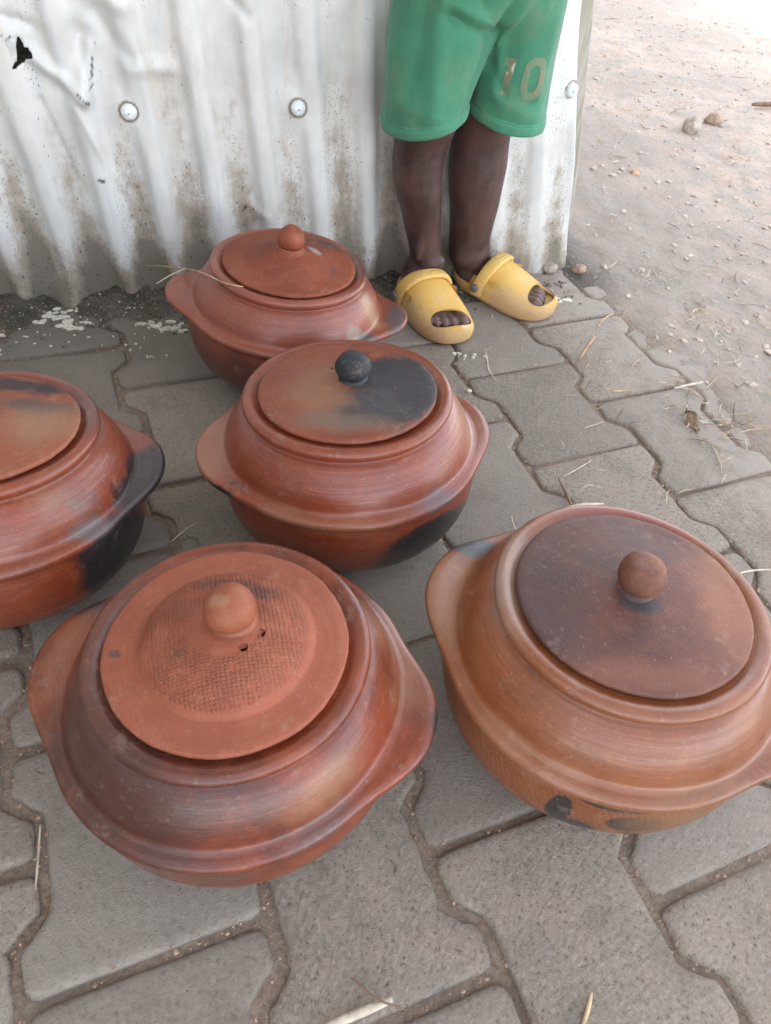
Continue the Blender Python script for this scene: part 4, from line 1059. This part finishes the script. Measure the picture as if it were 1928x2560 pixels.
# leaf and straw litter, grit, spilled lime: nobody could count it
def surf(x, y):
    h = ground_h(x, y); u, v = lat(x, y)
    if u < 1.02 and walldist(x, y) > .06: h = max(h, .0015)
    return h
rg = random.Random(11); parts = {'a': [], 'b': [], 'c': []}
def scatter_straw(cx0, cy0, sx_, sy_, n, lmin, lmax, r):
    for _ in range(n):
        x = rg.gauss(cx0, sx_); y = rg.gauss(cy0, sy_)
        if walldist(x, y) < .03 and (Vector((x, y, 0))-WC).dot(E_) < .03: continue
        L = rg.uniform(lmin, lmax); a = rg.gauss(.5, 1.1); k = rg.gauss(0, .45)
        pts = []
        for i in range(5):
            t = i/4-.5; aa = a+k*t
            px, py = x+L*t*math.cos(aa), y+L*t*math.sin(aa); pts.append((px, py, surf(px, py)+r+.002+rg.random()*.003))
        parts[rg.choice('aabc')].append(tube(pts, lambda t, r=r: r*(1-.5*abs(2*t-1)), 4, .5))
scatter_straw(.66, 1.25, .14, .24, 210, .015, .06, .0010)
scatter_straw(.54, 1.05, .05, .05, 40, .015, .045, .0011)
scatter_straw(.40, 1.10, .12, .16, 14, .012, .05, .0008)
scatter_straw(.30, .90, .12, .12, 10, .012, .04, .0007)
scatter_straw(.9, 1.9, .35, .5, 110, .02, .07, .0014)
scatter_straw(1.3, 3.2, .6, .9, 160, .02, .09, .002)
scatter_straw(0, .5, .4, .5, 14, .008, .03, .0006)
for k, mt in zip('abc', (strm, strp, twm)):
    v, f = merge(parts[k]); o = link('straw_litter', mesh('straw_litter', v, f), mt)
    tag(o, {'a': 'scattered golden straws over the dirt and pavers at right', 'b': 'scattered pale straws over the dirt and pavers at right', 'c': 'scattered dark brown twigs and stems over the dirt at right'}[k], 'litter', kind='stuff')
# crumpled dry leaf
lv = []; lf = []
for j in range(6):
    for i in range(9):
        t = i/8; k = j/5-.5; w_ = .011*math.sin(PI*min(1, t*.92+.06))
        lv.append((.045*(t-.5), w_*2*k, .006+.006*math.sin(t*7)+abs(k)*.016*math.cos(t*3)+.003*math.sin(k*9+t*5)))
for j in range(5):
    for i in range(8): lf.append((j*9+i, j*9+i+1, (j+1)*9+i+1, (j+1)*9+i))
o = link('dry_leaf', mesh('dry_leaf', lv, lf), twm); o.location = (.505, 1.035, .002); o.rotation_euler = (0, 0, -1.2)
md = o.modifiers.new('t', 'SOLIDIFY'); md.thickness = .0006
tag(o, 'curled brown dry leaf lying on a paver at right', 'leaf')
# grit
ico = bmesh.new(); bmesh.ops.create_icosphere(ico, subdivisions=1, radius=1); iv = [v.co.copy() for v in ico.verts]; fi = [tuple(v.index for v in f.verts) for f in ico.faces]; ico.free()
def grains(n, gen, rmin, rmax, name, label, mat, pw=2.5):
    V = []; F = []
    for _ in range(n):
        p = gen()
        if p is None: continue
        x, y = p; r = rmin+(rmax-rmin)*rg.random()**pw; z = surf(x, y) if len(p) == 2 else 0
        b = len(V); sx_, sy_, sz_ = (rg.uniform(.6, 1.2) for _ in range(3)); a = rg.random()*6
        for q in iv:
            k = r*(1+rg.uniform(-.42, .42)); X, Y = q.x*sx_, q.y*sy_
            V.append((x+k*(X*math.cos(a)-Y*math.sin(a)), y+k*(X*math.sin(a)+Y*math.cos(a)), z+k*q.z*sz_*.55+r*.12))
        F += [tuple(i+b for i in t) for t in fi]
    o = link(name, mesh(name, V, F), mat, smooth=False); tag(o, label, 'grit', kind='stuff'); return o
def joint_pt():
    i = rg.randint(-7, 2); v = rg.uniform(-2.5, 6)
    if rg.random() < .6:
        c = LO+LE*(i*PW+dev(v+(0 if i % 2 == 0 else .5))+rg.gauss(0, .0035))+LN*(v*PL)
    else:
        u = rg.random(); vv = round(v)+(0 if i % 2 == 0 else .5)
        c = LO+LE*((i+u)*PW)+LN*(vv*PL+rg.gauss(0, .003))
    if walldist(c.x, c.y) < .02: return None
    return (c.x, c.y)
gritm = plain('brown_grit', (.30, .20, .14), .9, .35, 300)
grains(6500, joint_pt, .0006, .0026, 'joint_grit', 'brown sandy grit lying in the joints between the pavers', gritm)
def far_pt():
    y = rg.uniform(1.1, 4.8); x = rg.uniform(.4+max(0, y-1.6)*.08, .75+y*.34)
    return (x, y) if dirt_amount(x, y) > .4 else None
grains(5200, far_pt, .0010, .010, 'dirt_pebbles', 'small pale stones and clods scattered over the bare dirt at right', plain('pale_grit', (.46, .39, .335), .95, .3, 90), 5)
def bank_pt():
    s = rg.uniform(-1.3, -.02); w_ = abs(rg.gauss(0, .055))+.012; c = WC+E_*s-N_*w_; return (c.x, c.y)
grains(2600, bank_pt, .0007, .0045, 'bank_crumbs', 'dark crumbs of soil along the foot of the iron sheet', plain('soil_crumbs', (.10, .088, .07), .95, .4, 300), 3)
grains(350, bank_pt, .0008, .0035, 'lime_crumbs', 'pale flecks in the soil along the foot of the iron sheet', plain('pale_crumbs', (.55, .53, .47), .95, .2, 300), 3)
# splashes of lime on the pavers by the wall
V = []; F = []
def splash(x, y, r, ang=0, asp=1.):
    b = len(V); n = 14; z = .0022
    for ring, zz in ((1, -.003), (.93, .0009), (.5, .0014)):
        for k in range(n):
            t = 2*PI*k/n; q = r*ring*(1+.35*noise.noise(Vector((math.cos(t)*1.6+x*90, math.sin(t)*1.6+y*90, 0))))
            X, Y = q*math.cos(t)*asp, q*math.sin(t)/asp**.5
            V.append((x+X*math.cos(ang)-Y*math.sin(ang), y+X*math.sin(ang)+Y*math.cos(ang), z+zz))
    for ring in range(2):
        for k in range(n): F.append((b+ring*n+k, b+ring*n+(k+1) % n, b+(ring+1)*n+(k+1) % n, b+(ring+1)*n+k))
    F.append(tuple(b+2*n+k for k in range(n)))
for cx0, cy0, sx_, sy_, n, r in ((-.632, 1.115, .020, .010, 18, .0055), (-.603, 1.092, .022, .010, 16, .0060), (-.66, 1.06, .05, .03, 16, .0025), (-.425, 1.125, .014, .010, 16, .0045), (-.47, 1.12, .02, .012, 9, .004), (-.69, .985, .012, .005, 8, .0055), (-.45, 1.06, .05, .03, 14, .0016), (-.55, 1.10, .07, .03, 12, .0014), (-.70, 1.03, .02, .02, 4, .004), (.11, 1.16, .02, .012, 9, .0022), (.30, 1.395, .014, .006, 8, .005)):
    for _ in range(n): splash(rg.gauss(cx0, sx_), rg.gauss(cy0, sy_), r*rg.uniform(.35, 1.25), rg.uniform(-.4, .7), rg.uniform(1, 2.2))
o = link('lime_splashes', mesh('lime_splashes', V, F), plain('dried_lime', (.60, .58, .50), .9, .15, 200), smooth=False)
tag(o, 'dried white lime splashes on the pavers by the wall', 'splashes', kind='stuff')
